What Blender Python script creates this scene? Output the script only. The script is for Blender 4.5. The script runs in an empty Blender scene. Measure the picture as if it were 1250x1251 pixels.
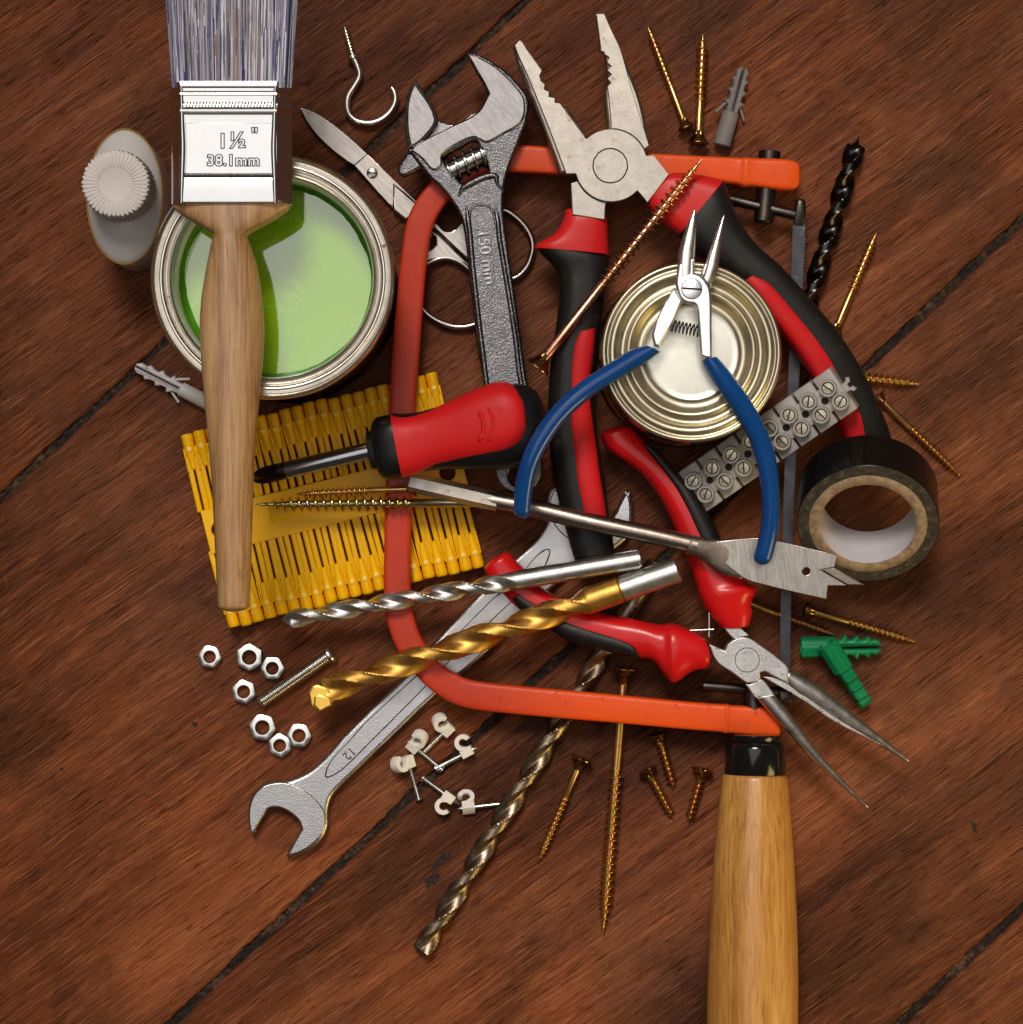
import bpy, bmesh, math, random
from mathutils import Vector, Matrix, noise
random.seed(7)
PI = math.pi
sc = bpy.context.scene
# ------------------------------------------------------------------ camera, world, lamps, exposure
D, S = 1000.0, 3.45                    # camera height in mm, photo pixels per mm on the table
cam = bpy.data.cameras.new('camera'); co = bpy.data.objects.new('camera', cam)
sc.collection.objects.link(co); sc.camera = co
co.location = (0, 0, D*.001); co.rotation_euler = (0, 0, 0)
cam.sensor_fit = 'HORIZONTAL'; cam.sensor_width = 36; cam.lens = 36*D/(1250/S)
cam.clip_start = .05; cam.clip_end = 20
w = bpy.data.worlds.new('World'); sc.world = w; w.use_nodes = True
w.node_tree.nodes['Background'].inputs[0].default_value = (.50, .42, .36, 1)
w.node_tree.nodes['Background'].inputs[1].default_value = .12
sc.view_settings.view_transform = 'Standard'; sc.view_settings.look = 'None'
sc.view_settings.exposure = 0; sc.view_settings.gamma = 1

def lamp(name, kind, loc, target, energy, color, **kw):
    l = bpy.data.lights.new(name, kind); o = bpy.data.objects.new(name, l)
    sc.collection.objects.link(o); o.location = loc
    o.rotation_euler = (Vector(target)-Vector(loc)).to_track_quat('-Z', 'Y').to_euler()
    l.energy = energy; l.color = color
    for k, v in kw.items(): setattr(l, k, v)
    return o
lamp('softbox', 'AREA', (-.10, .16, 1.12), (-.02, .03, 0), 2.8, (1, .965, .925), shape='RECTANGLE', size=.80, size_y=.75)
lamp('added_vignette_spot', 'SPOT', (-.12, .63, 1.04), (.0, .0, 0), 150, (1, .915, .82), spot_size=math.radians(22), spot_blend=1, shadow_soft_size=.33)  # added lamp; its narrow soft cone leaves the corners dark
lamp('warm_panel', 'AREA', (.62, -.42, .34), (0, 0, 0), 2.2, (1, .74, .26), shape='RECTANGLE', size=.30, size_y=.30)

# ------------------------------------------------------------------ helpers
def P(px, py, z=0.0):
    k = (D-z)/(D*S)
    return Vector(((px-625)*k, (625.5-py)*k, z))
def K(ox, oy, s, pts): return [(ox+a/s, oy+b/s) for a, b in pts]
def mmpx(n, z=0): return n*(D-z)/(D*S)

def mesh_from(verts, faces, name='m', smooth=True, ang=38):
    me = bpy.data.meshes.new(name)
    me.from_pydata([tuple(v) for v in verts], [], faces)
    me.update()
    finish(me, smooth, ang); return me
def finish(me, smooth=True, ang=38):
    bm = bmesh.new(); bm.from_mesh(me)
    bmesh.ops.recalc_face_normals(bm, faces=bm.faces)
    bm.to_mesh(me); bm.free()
    if smooth:
        me.polygons.foreach_set('use_smooth', [True]*len(me.polygons))
        me.set_sharp_from_angle(angle=math.radians(ang))
def grid(rings, cap0=True, cap1=True, loop=False, close=True, ang=38):
    n = len(rings[0]); V = [v for r in rings for v in r]; F = []
    m = len(rings)
    for i in range(m if loop else m-1):
        a, b = i*n, ((i+1) % m)*n
        for j in range(n if close else n-1):
            k = (j+1) % n
            F.append((a+j, a+k, b+k, b+j))
    if not loop:
        if cap0: F.append(tuple(range(n))[::-1])
        if cap1: F.append(tuple((m-1)*n+j for j in range(n)))
    return mesh_from(V, F, ang=ang)
def merge(*mes, ang=38):
    bm = bmesh.new()
    for me in mes: bm.from_mesh(me)
    me = bpy.data.meshes.new('m'); bm.to_mesh(me); bm.free()
    for x in mes:
        if x.users == 0: bpy.data.meshes.remove(x)
    return me
def cr(p0, p1, p2, p3, t):
    return .5*((2*p1)+(p2-p0)*t+(2*p0-5*p1+4*p2-p3)*t*t+(3*p1-p0-3*p2+p3)*t**3)
def smooth_list(rows, m):
    rows = [Vector(r) for r in rows]; out = []
    n = len(rows)
    for i in range(n-1):
        a = rows[max(i-1, 0)]; d = rows[min(i+2, n-1)]
        for k in range(m): out.append(cr(a, rows[i], rows[i+1], d, k/m))
    out.append(rows[-1]); return out
def sgn(v): return -1 if v < 0 else 1
def ribbon(st, m=5, n=24, e=2.0, cap=(0.5, 0.5), capk=5, ang=38):
    """st: rows (Lx,Ly,Rx,Ry,zc,hh); swept superellipse, rounded ends (cap lengths as share of half width)"""
    rows = smooth_list([tuple(map(float, r)) for r in st], m) if m > 1 else [Vector(r) for r in st]
    sec = []
    for r in rows:
        L = P(r[0], r[1], r[4]); R = P(r[2], r[3], r[4])
        sec.append((((L+R)/2), (R-L)/2, r[5]))
    def ringat(c, h, hh):
        out = []
        for j in range(n):
            t = 2*PI*j/n; cx, sx = math.cos(t), math.sin(t)
            out.append(c+h*(sgn(cx)*abs(cx)**(2/e))+Vector((0, 0, 1))*hh*(sgn(sx)*abs(sx)**(2/e)))
        return out
    rings = []
    def capr(i0, i1, cl):
        c, h, hh = sec[i0]; d = (c-sec[i1][0]).normalized()*h.length*cl; out = []
        for k in range(1, capk+1):
            t = k/capk*.5*PI; s = max(math.cos(t), .06)
            out.append(ringat(c+d*math.sin(t), h*s, hh*s))
        return out
    if cap[0]: rings += capr(0, 1, cap[0])[::-1]
    rings += [ringat(*s) for s in sec]
    if cap[1]: rings += capr(-1, -2, cap[1])
    return grid(rings, ang=ang)
def tube(pts, rad, n=10, m=4, closed=False, ang=60):
    """pts world mm vectors; rad number or list"""
    if not isinstance(rad, (list, tuple)): rad = [rad]*len(pts)
    if m > 1 and not closed:
        rows = smooth_list([tuple(p)+(r,) for p, r in zip(pts, rad)], m)
    elif closed and m > 1:
        q = [Vector(tuple(p)+(r,)) for p, r in zip(pts, rad)]; N = len(q); rows = []
        for i in range(N):
            for k in range(m): rows.append(cr(q[i-1], q[i], q[(i+1) % N], q[(i+2) % N], k/m))
    else: rows = [Vector(tuple(p)+(r,)) for p, r in zip(pts, rad)]
    c = [Vector(r[:3]) for r in rows]; N = len(c); rings = []; prev = None
    for i in range(N):
        if closed: t = c[(i+1) % N]-c[i-1]
        else: t = c[min(i+1, N-1)]-c[max(i-1, 0)]
        t.normalize()
        if prev is None:
            a = Vector((0, 0, 1)) if abs(t.z) < .9 else Vector((1, 0, 0))
            u = (a-t*a.dot(t)).normalized()
        else: u = (prev-t*prev.dot(t)).normalized()
        prev = u; v = t.cross(u); r = rows[i][3]
        rings.append([c[i]+u*math.cos(2*PI*j/n)*r+v*math.sin(2*PI*j/n)*r for j in range(n)])
    return grid(rings, loop=closed, ang=ang)
def frame(p0, p1, up=Vector((0, 0, 1))):
    x = (p1-p0).normalized(); y = up.cross(x).normalized(); z = x.cross(y)
    return Matrix(((x.x, y.x, z.x, p0.x), (x.y, y.y, z.y, p0.y), (x.z, y.z, z.z, p0.z), (0, 0, 0, 1)))
def lathe(prof, n=32, mod=None, cap=True, ang=38):
    """along +X; prof rows (x, r); mod(theta, x, r)->r"""
    rings = []
    for x, r in prof:
        rings.append([Vector((x, (mod(2*PI*j/n, x, r) if mod else r)*math.cos(2*PI*j/n),
                              (mod(2*PI*j/n, x, r) if mod else r)*math.sin(2*PI*j/n))) for j in range(n)])
    return grid(rings, cap0=cap, cap1=cap, ang=ang)
def lathe_z(prof, n=64, c=(0, 0, 0), mod=None, cap0=True, cap1=True, ang=30):
    rings = []
    for r, z in prof:
        rings.append([Vector((c[0]+(mod(2*PI*j/n, z, r) if mod else r)*math.cos(2*PI*j/n),
                              c[1]+(mod(2*PI*j/n, z, r) if mod else r)*math.sin(2*PI*j/n), c[2]+z)) for j in range(n)])
    return grid(rings, cap0=cap0, cap1=cap1, ang=ang)
def xf(me, M):
    me.transform(M); return me
def autosmooth(pts, thr=38, m=5):
    q = [Vector(p) for p in pts]; N = len(q); out = []
    sharp = []
    for i in range(N):
        a = q[i]-q[i-1]; b = q[(i+1) % N]-q[i]
        sharp.append(a.length < 1e-6 or b.length < 1e-6 or a.angle(b) > math.radians(thr))
    for i in range(N):
        j = (i+1) % N; p, r = q[i], q[j]; L = (r-p).length
        def tan(k):
            t = q[(k+1) % N]-q[k-1]
            return t.normalized()*L if t.length > 0 else Vector((0, 0))
        if sharp[i] and sharp[j]: out.append(p); continue
        t0 = (r-p) if sharp[i] else tan(i); t1 = (r-p) if sharp[j] else tan(j)
        for k in range(m):
            t = k/m
            out.append(p*(2*t**3-3*t*t+1)+t0*(t**3-2*t*t+t)+r*(-2*t**3+3*t*t)+t1*(t**3-t*t))
    return out
def plate(pts, zt, zb, bev=.4, holes=(), thr=38, sm=True, res=2, raw=False, m=5, ang=30):
    """outline in photo pixels traced at height zt (or mm when raw)"""
    cu = bpy.data.curves.new('c', 'CURVE'); cu.dimensions = '2D'; cu.fill_mode = 'BOTH'
    for k, loop in enumerate([pts]+list(holes)):
        if raw: q = [Vector(p) for p in loop]
        else: q = [P(a, b, zt).to_2d() for a, b in loop]
        if sm: q = autosmooth(q, thr, m)
        sp = cu.splines.new('POLY'); sp.points.add(len(q)-1)
        for i, v in enumerate(q): sp.points[i].co = (v.x, v.y, 0, 1)
        sp.use_cyclic_u = True
    h = (zt-zb)/2; bev = min(bev, h*.95)
    cu.bevel_depth = bev; cu.bevel_resolution = res; cu.extrude = h-bev; cu.offset = -bev
    o = bpy.data.objects.new('c', cu); sc.collection.objects.link(o)
    dg = bpy.context.evaluated_depsgraph_get()
    me = bpy.data.meshes.new_from_object(o.evaluated_get(dg))
    bpy.data.objects.remove(o); bpy.data.curves.remove(cu)
    me.transform(Matrix.Translation((0, 0, (zt+zb)/2)))
    bm = bmesh.new(); bm.from_mesh(me); bmesh.ops.remove_doubles(bm, verts=bm.verts, dist=.0005)
    bm.to_mesh(me); bm.free()
    me.materials.clear()
    me.update()
    me.set_sharp_from_angle(angle=math.radians(ang))
    me.polygons.foreach_set('use_smooth', [abs(p.normal.z) < .995 for p in me.polygons])
    return me
def textm(body, size, ext=.15, bev=.05, space=1.0):
    cu = bpy.data.curves.new('t', 'FONT'); cu.body = body; cu.size = size; cu.extrude = ext; cu.bevel_depth = bev
    cu.offset = 0; cu.space_character = space; cu.align_x = 'CENTER'; cu.align_y = 'CENTER'; cu.resolution_u = 4
    o = bpy.data.objects.new('t', cu); sc.collection.objects.link(o)
    dg = bpy.context.evaluated_depsgraph_get()
    me = bpy.data.meshes.new_from_object(o.evaluated_get(dg))
    bpy.data.objects.remove(o); bpy.data.curves.remove(cu); me.materials.clear(); return me
def rbox(x0, x1, y0, y1, z0, z1, b=.3):
    """bevelled box, mm"""
    bm = bmesh.new(); bmesh.ops.create_cube(bm, size=1)
    for v in bm.verts:
        v.co = Vector(((x0+x1)/2+v.co.x*(x1-x0), (y0+y1)/2+v.co.y*(y1-y0), (z0+z1)/2+v.co.z*(z1-z0)))
    if b > 0: bmesh.ops.bevel(bm, geom=bm.edges[:], offset=b, segments=2, affect='EDGES', profile=.5)
    me = bpy.data.meshes.new('m'); bm.to_mesh(me); bm.free()
    me.polygons.foreach_set('use_smooth', [True]*len(me.polygons)); me.set_sharp_from_angle(angle=math.radians(50))
    return me

# ------------------------------------------------------------------ scene graph
def thing(name, label, cat, loc=None, group=None, kind=None):
    o = bpy.data.objects.new(name, None); sc.collection.objects.link(o); o.empty_display_size = .005
    o.location = (loc if loc is not None else Vector((0, 0, 0)))*.001
    if label: o['label'] = label
    if cat: o['category'] = cat
    if group: o['group'] = group
    if kind: o['kind'] = kind
    return o
def rootof(o):
    while o.parent: o = o.parent
    return o
def part(name, me, mat, parent, label=None, local=False):
    """mesh in world mm (or local mm) -> child object sharing the thing's origin"""
    M = Matrix.Scale(.001, 4)
    if not local: M = Matrix.Translation(-rootof(parent).location) @ M
    me.transform(M); me.name = name
    me.materials.clear()
    for x in (mat if isinstance(mat, (list, tuple)) else [mat]): me.materials.append(x)
    o = bpy.data.objects.new(name, me); sc.collection.objects.link(o); o.parent = parent
    if label: o['label'] = label
    return o
def single(name, me, mat, label, cat, group=None, M=None):
    me.transform(Matrix.Scale(.001, 4)); me.materials.clear(); me.materials.append(mat); me.name = name
    o = bpy.data.objects.new(name, me); sc.collection.objects.link(o)
    o['label'] = label; o['category'] = cat
    if group: o['group'] = group
    if M is not None: setM(o, M)
    return o
def setM(o, M):
    """M in mm"""
    M = M.copy(); M.translation = M.translation*.001; o.matrix_world = M

# ------------------------------------------------------------------ materials
class NT:
    def __init__(s, name):
        s.m = bpy.data.materials.new(name); s.m.use_nodes = True; s.t = s.m.node_tree
        s.b = s.t.nodes['Principled BSDF']
    def n(s, typ, props=None, **inp):
        nd = s.t.nodes.new(typ)
        for k, v in (props or {}).items(): setattr(nd, k, v)
        for k, v in inp.items(): s.set(nd, k, v)
        return nd
    def set(s, nd, k, v):
        key = int(k[1:]) if k[0] == '_' and k[1:].isdigit() else k.replace('_', ' ')
        sock = nd.inputs[key]
        if isinstance(v, bpy.types.NodeSocket): s.t.links.new(v, sock)
        else: sock.default_value = v
    def coord(s, scale=(1, 1, 1), rot=(0, 0, 0), loc=(0, 0, 0), src=None):
        if src is None: src = s.n('ShaderNodeTexCoord').outputs['Object']
        if rot != (0, 0, 0): src = s.n('ShaderNodeMapping', Vector=src, Rotation=rot).outputs[0]
        return s.n('ShaderNodeMapping', Vector=src, Scale=scale, Location=loc).outputs[0]
    def noise(s, vec, scale, detail=3, rough=.55, dist=0):
        return s.n('ShaderNodeTexNoise', Vector=vec, Scale=scale, Detail=detail, Roughness=rough, Distortion=dist).outputs[0]
    def ramp(s, fac, stops):
        r = s.n('ShaderNodeValToRGB', Fac=fac); e = r.color_ramp.elements
        while len(e) < len(stops): e.new(.5)
        for k, (p, c) in enumerate(stops):
            e[k].position = p; e[k].color = c if len(c) == 4 else (*c, 1)
        return r.outputs[0]
    def mix(s, fac, a, b, mode='MIX'):
        nd = s.n('ShaderNodeMix', {'data_type': 'RGBA', 'blend_type': mode})
        s.set(nd, '_0', fac)
        for i, v in ((6, a), (7, b)):
            if isinstance(v, bpy.types.NodeSocket): s.t.links.new(v, nd.inputs[i])
            else: nd.inputs[i].default_value = v if len(v) == 4 else (*v, 1)
        return nd.outputs[2]
    def math(s, op, a, b=0.0):
        nd = s.n('ShaderNodeMath', {'operation': op}); s.set(nd, '_0', a); s.set(nd, '_1', b); return nd.outputs[0]
    def bump(s, h, strength=.3, dist=.0002, normal=None):
        nd = s.n('ShaderNodeBump', Height=h, Strength=strength, Distance=dist)
        if normal is not None: s.set(nd, 'Normal', normal)
        return nd.outputs[0]
    def out(s, **kw):
        for k, v in kw.items(): s.set(s.b, k, v)
        return s.m
g = lambda v: (v, v, v)
def metal(name, col, rough=.3, var=.12, bscale=1500, bstr=.15, spots=None, spotcol=(.08, .05, .03), brushed=None, rvar=.12, metallic=1, bdist=.0001):
    t = NT(name); v = t.coord()
    n1 = t.ramp(t.noise(v, 170, 8, .8), [(.34, g(0)), (.66, g(1))])
    c = t.mix(n1, [x*(1-var) for x in col], [min(1, x*(1+var)) for x in col])
    if spots:
        n2 = t.noise(v, spots[0], 5, .65)
        f = t.ramp(n2, [(spots[1], g(0)), (min(1, spots[1]+.09), g(1))])
        c = t.mix(f, c, spotcol)
    r = t.math('ADD', t.math('MULTIPLY', t.noise(v, 300, 3), rvar*2), rough-rvar)
    h = t.noise(v, bscale, 3, .6)
    if brushed: h = t.noise(t.coord(brushed[0], (0, 0, brushed[1])), 1, 3, .7)
    if brushed:
        c = t.mix(t.ramp(h, [(.38, g(.0)), (.66, g(.6))]), c, [x*.5 for x in col])
    return t.out(Base_Color=c, Metallic=metallic, Roughness=r, Normal=t.bump(h, bstr, bdist))
def plastic(name, col, rough=.4, var=.1, bscale=900, bstr=.08, dirt=None, coat=0, spec=.22, trans=0, sss=0, dirtcol=(.12, .08, .06), bdist=.0001):
    t = NT(name); v = t.coord()
    c = t.mix(t.noise(v, 90, 4), [x*(1-var) for x in col], [min(1, x*(1+var)) for x in col])
    if dirt:
        f = t.ramp(t.noise(v, dirt[0], 6, .7), [(dirt[1], g(0)), (min(1, dirt[1]+.12), g(.8))])
        c = t.mix(f, c, dirtcol)
    r = t.math('ADD', t.math('MULTIPLY', t.noise(v, 250, 3), .2), rough-.1)
    m = t.out(Base_Color=c, Roughness=r, Normal=t.bump(t.noise(v, bscale, 3), bstr, bdist))
    t.b.inputs['Specular IOR Level'].default_value = spec
    t.b.inputs['Coat Weight'].default_value = coat; t.b.inputs['Coat Roughness'].default_value = .12
    t.b.inputs['Transmission Weight'].default_value = trans
    if sss:
        t.b.inputs['Subsurface Weight'].default_value = sss
        t.b.inputs['Subsurface Radius'].default_value = (1, .8, .6); t.b.inputs['Subsurface Scale'].default_value = .004
    return m

def wood(name, dark, mid, light, rot=0, fine=(70, 2300, 500), med=(14, 330, 100), coat=.0, rough=.45, bstr=.25, pores=.5, lowvar=.3):
    t = NT(name); base = t.n('ShaderNodeTexCoord').outputs['Object']
    dn = t.noise(base, 28, 2)
    off = t.n('ShaderNodeVectorMath', {'operation': 'MULTIPLY'}, _0=t.n('ShaderNodeTexNoise', Vector=base, Scale=26, Detail=2).outputs[1], _1=(.004, .006, .004)).outputs[0]
    vec = t.n('ShaderNodeVectorMath', {'operation': 'ADD'}, _0=base, _1=off).outputs[0]
    f1 = t.noise(t.coord(fine, (0, 0, rot), src=vec), 1, 4, .6)
    f2 = t.noise(t.coord(med, (0, 0, rot), src=vec), 1, 5, .62, .4)
    f3 = t.noise(t.coord((60, 6, 20), src=vec), 1, 3)
    s = t.math('ADD', t.math('MULTIPLY', f1, .35), t.math('ADD', t.math('MULTIPLY', f2, .45), t.math('MULTIPLY', f3, .20)))
    c = t.ramp(s, [(.36, dark), (.5, mid), (.64, light)])
    po = t.ramp(t.noise(t.coord((1900, 110, 300), src=vec), 1, 2), [(.60, g(0)), (.70, g(1))])
    c = t.mix(t.math('MULTIPLY', po, pores), c, [x*.45 for x in dark])
    m = t.out(Base_Color=c, Roughness=t.math('ADD', t.math('MULTIPLY', f2, .25), rough-.12), Normal=t.bump(t.math('SUBTRACT', f1, po), bstr, .0002))
    t.b.inputs['Coat Weight'].default_value = coat; t.b.inputs['Coat Roughness'].default_value = .18
    return m

def floor_wood():
    t = NT('old_red_brown_wood'); base = t.n('ShaderNodeTexCoord').outputs['Object']
    oi = t.n('ShaderNodeObjectInfo').outputs['Random']
    offs = t.n('ShaderNodeCombineXYZ', X=t.math('MULTIPLY', oi, 7.3), Y=t.math('MULTIPLY', oi, 3.1)).outputs[0]
    b2 = t.n('ShaderNodeVectorMath', {'operation': 'ADD'}, _0=base, _1=offs).outputs[0]
    nz = t.n('ShaderNodeTexNoise', Vector=b2, Scale=9, Detail=3).outputs[1]
    off = t.n('ShaderNodeVectorMath', {'operation': 'MULTIPLY'}, _0=nz, _1=(.003, .0060, 0)).outputs[0]
    vec = t.n('ShaderNodeVectorMath', {'operation': 'ADD'}, _0=b2, _1=off).outputs[0]
    R = (0, 0, math.radians(7))
    fib = t.noise(t.coord((30, 1900, 1), R, src=vec), 1, 4, .7)
    fib2 = t.noise(t.coord((60, 1900, 1), R, loc=(3, 7, 0), src=vec), 1, 2, .6)
    med = t.noise(t.coord((9, 240, 1), R, src=vec), 1, 5, .62, .3)
    big = t.noise(t.coord((5, 26, 1), R, src=vec), 1, 4, .55, .6)
    blot = t.noise(b2, 16, 6, .62, .5)
    s = t.math('ADD', t.math('MULTIPLY', fib, .36), t.math('ADD', t.math('MULTIPLY', med, .29), t.math('MULTIPLY', big, .35)))
    c = t.ramp(s, [(.36, (.034, .0092, .0036)), (.47, (.118, .032, .0115)), (.54, (.185, .054, .020)), (.66, (.32, .112, .048))])
    # patches where the old stain has gone dark, or greyed
    st = t.ramp(blot, [(.49, g(0)), (.64, g(1))])
    c = t.mix(t.math('MULTIPLY', st, .62), c, t.mix(fib, (.022, .008, .004), (.085, .029, .012)))
    gr = t.ramp(t.noise(b2, 11, 4, .5), [(.52, g(0)), (.70, g(1))])
    c = t.mix(t.math('MULTIPLY', gr, .35), c, t.mix(fib, (.060, .028, .016), (.17, .085, .048)))
    # open pores: short dark dashes; long fine cracks
    po = t.ramp(t.noise(t.coord((120, 2100, 1), R, loc=(9, 4, 0), src=vec), 1, 3, .55), [(.60, g(0)), (.69, g(1))])
    c = t.mix(t.math('MULTIPLY', po, .40), c, (.014, .006, .004))
    ck = t.n('ShaderNodeTexNoise', Vector=t.coord((7, 330, 1), R, loc=(1, 2, 0), src=vec), Scale=1, Detail=3, Roughness=.5).outputs[0]
    ck = t.math('ABSOLUTE', t.math('SUBTRACT', ck, .5))
    ckm = t.math('MULTIPLY', t.ramp(ck, [(.0, g(1)), (.006, g(0))]), t.ramp(t.noise(b2, 30, 3), [(.5, g(0)), (.56, g(1))]))
    c = t.mix(t.math('MULTIPLY', ckm, .8), c, (.010, .005, .003))
    # pale rubbed fibres
    lt = t.ramp(fib2, [(.57, g(0)), (.66, g(1))])
    c = t.mix(t.math('MULTIPLY', lt, .30), c, (.46, .20, .085))
    # broad changes of tone, board to board and across each board
    tone = t.noise(t.coord((4.5, 12, 1), R, src=b2), 1, 3, .5, .8)
    c = t.mix(1.0, c, t.ramp(tone, [(.34, (.60, .56, .55)), (.50, (.98, .98, .98)), (.66, (1.28, 1.22, 1.16))]), 'MULTIPLY')
    sc2 = t.noise(t.coord((1300, 26, 1), (0, 0, .5), loc=(5, 2, 0), src=b2), 1, 2, .5)
    scm = t.math('MULTIPLY', t.ramp(sc2, [(.70, g(0)), (.74, g(1))]), t.ramp(t.noise(b2, 24, 3), [(.50, g(0)), (.60, g(1))]))
    c = t.mix(t.math('MULTIPLY', scm, .28), c, (.38, .20, .12))
    # pits and scuffs
    pit = t.ramp(t.noise(t.coord((300, 700, 1), R, src=b2), 1, 4, .7), [(.68, g(0)), (.74, g(1))])
    c = t.mix(t.math('MULTIPLY', pit, .6), c, (.012, .006, .004))
    h = t.math('SUBTRACT', t.math('ADD', t.math('MULTIPLY', fib, .8), t.math('MULTIPLY', fib2, .6)), t.math('ADD', t.math('ADD', po, ckm), t.math('MULTIPLY', pit, .7)))
    r = t.math('ADD', t.math('MULTIPLY', fib, .28), .32)
    m = t.out(Base_Color=c, Roughness=r, Normal=t.bump(h, .8, .0005))
    t.b.inputs['Specular IOR Level'].default_value = .10
    return m

M = {}
M['floor'] = floor_wood()
t = NT('gap_dirt'); v = t.coord(); f = t.math('ADD', t.math('MULTIPLY', t.noise(v, 420, 6, .8), .6), t.math('MULTIPLY', t.noise(v, 60, 3), .4))
M['dirt'] = t.out(Base_Color=t.ramp(f, [(.44, (.005, .003, .002)), (.53, (.028, .014, .007)), (.62, (.13, .075, .036))]), Roughness=.85, Normal=t.bump(f, 1, .001))
M['knot'] = t.m
M['chrome'] = metal('polished_tinplate', (.60, .60, .61), .17, .03, 300, .10, rvar=.03)
M['steel_satin'] = metal('satin_chrome', (.47, .47, .485), .33, .08, 1900, .55, rvar=.05, bdist=.00016)
M['steel_face'] = metal('ground_steel_face', (.34, .315, .315), .26, .10, 1500, .25, brushed=((160, 2200, 300), .9), spots=(150, .66), spotcol=(.30, .20, .18))
M['steel_cast'] = metal('dark_cast_chrome', (.13, .13, .137), .25, .25, 1600, .65, rvar=.06, bdist=.0003)
M['steel_worm'] = metal('worm_steel', (.30, .29, .28), .25, .15)
M['steel_plier'] = metal('sandblasted_plier_steel', (.41, .375, .335), .40, .15, 1500, .4, spots=(230, .60), spotcol=(.30, .215, .15), metallic=.85)
M['steel_side'] = metal('plier_side_steel', (.40, .34, .29), .35, .15, 1500, .2)
M['steel_white'] = metal('bead_blasted_steel', (.52, .51, .51), .40, .2, 1400, .6, spots=(520, .60), spotcol=(.10, .08, .07), metallic=.85)
M['steel_nose'] = metal('ground_nose_steel', (.72, .69, .66), .30, .2, 1500, .1, spots=(300, .66))
M['steel_brush'] = metal('brushed_spade_steel', (.45, .41, .375), .32, .16, brushed=((2000, 90, 300), -.12), bstr=.7)
M['steel_shaft'] = metal('oxidised_steel', (.30, .24, .20), .34, .25, 900, .2, spots=(500, .60), spotcol=(.35, .30, .27))
M['steel_scissor'] = metal('scissor_steel', (.42, .38, .35), .28, .12, brushed=((1900, 90, 300), -.75), bstr=.4)
M['steel_ring'] = metal('scissor_ring_steel', (.38, .34, .31), .22, .1)
M['wire'] = metal('zinc_wire', (.74, .70, .64), .28, .1)
M['zinc'] = metal('bright_zinc', (.70, .70, .68), .24, .15, 900, .2, spots=(300, .68), spotcol=(.35, .30, .2))
M['drill_silver'] = metal('silver_drill_steel', (.60, .59, .57), .36, .2, 1200, .3, spots=(240, .60), spotcol=(.40, .34, .30))
M['drill_gold'] = metal('titanium_gold', (.60, .33, .075), .42, .25, 1600, .3, spots=(300, .62), spotcol=(.33, .17, .03))
M['drill_goldtip'] = metal('gold_carbide_tip', (.80, .50, .10), .35, .15, 1200, .3)
M['drill_brown'] = metal('worn_brown_drill_steel', (.25, .19, .135), .38, .35, 1200, .4, spots=(350, .58), spotcol=(.50, .45, .38))
M['drill_black'] = metal('black_oxide', (.040, .036, .034), .24, .3, 1200, .2, spots=(300, .66), spotcol=(.30, .22, .10))
M['blackmetal'] = metal('blackened_iron', (.075, .065, .058), .38, .3, 900, .3, spots=(260, .60), spotcol=(.16, .09, .05))
M['blade'] = metal('saw_blade_steel', (.055, .055, .060), .30, .25, 900, .2, spots=(240, .64), spotcol=(.2, .16, .13))
M['shaft_chrome'] = metal('screwdriver_chrome', (.30, .31, .335), .20, .05, 600, .05, rvar=.03)
M['tip_black'] = metal('blackened_tip', (.05, .035, .032), .28, .1)
M['slot'] = plastic('slot_shade', (.02, .016, .013), .8)  # near-black colour stands in for shade in slots, holes, grooves and joints
M['spring'] = metal('dark_spring', (.10, .11, .10), .3)
M['rim'] = metal('tinplate_rim', (.66, .62, .57), .22, .10, 250, .15, spots=(180, .64), spotcol=(.30, .22, .15), rvar=.06)
M['tin_side'] = metal('tin_wall', (.42, .36, .30), .12, .1, 200, .1)
M['tin_gold'] = metal('lacquered_tin', (.56, .495, .36), .36, .08, 350, .12, spots=(420, .70), spotcol=(.25, .2, .12), rvar=.04)
M['tin_centre'] = metal('tin_lid_centre', (.66, .645, .57), .36, .06, 350, .15, spots=(420, .69), spotcol=(.30, .27, .2))
M['white_enamel'] = plastic('white_inner_lacquer', (.62, .62, .66), .25)
M['red_soft'] = plastic('red_soft_grip', (.56, .010, .012), .46, .10, 3200, .15, dirt=(90, .60), dirtcol=(.38, .05, .045), bdist=.00006)
M['red_cap'] = plastic('red_hard_grip', (.62, .016, .016), .34, .12, 1200, .12, dirt=(170, .62), dirtcol=(.52, .10, .085))
M['red_gloss'] = plastic('red_dipped_grip', (.58, .008, .010), .33, .12, 500, .10, coat=.2, dirt=(140, .62), dirtcol=(.40, .03, .03))
M['black_grip'] = plastic('black_grip_rubber', (.010, .009, .0085), .42, .25, 1300, .2, dirt=(160, .58), dirtcol=(.035, .028, .023), spec=.28)
M['black_gloss'] = plastic('black_gloss_plastic', (.006, .006, .0065), .16, .1, 300, .05, coat=.5)
M['blue'] = plastic('blue_vinyl_dip', (.004, .055, .225), .26, .15, 300, .10, coat=.4, dirt=(200, .66), dirtcol=(.03, .10, .26))
M['orange'] = None
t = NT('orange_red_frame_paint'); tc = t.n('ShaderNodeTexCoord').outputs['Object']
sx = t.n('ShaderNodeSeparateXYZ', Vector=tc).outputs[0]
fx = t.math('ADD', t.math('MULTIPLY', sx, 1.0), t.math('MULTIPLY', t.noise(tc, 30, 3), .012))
x_blend = t.n('ShaderNodeMapRange', Value=fx, _1=-.030, _2=.012).outputs[0]
cc = t.mix(x_blend, (.50, .040, .014), (.78, .085, .008))  # redder towards the left limb, more orange towards the right
wr = t.ramp(t.noise(tc, 260, 6, .75), [(.60, g(0)), (.68, g(1))])
cc = t.mix(t.math('MULTIPLY', wr, .5), cc, (.16, .04, .02))
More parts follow.
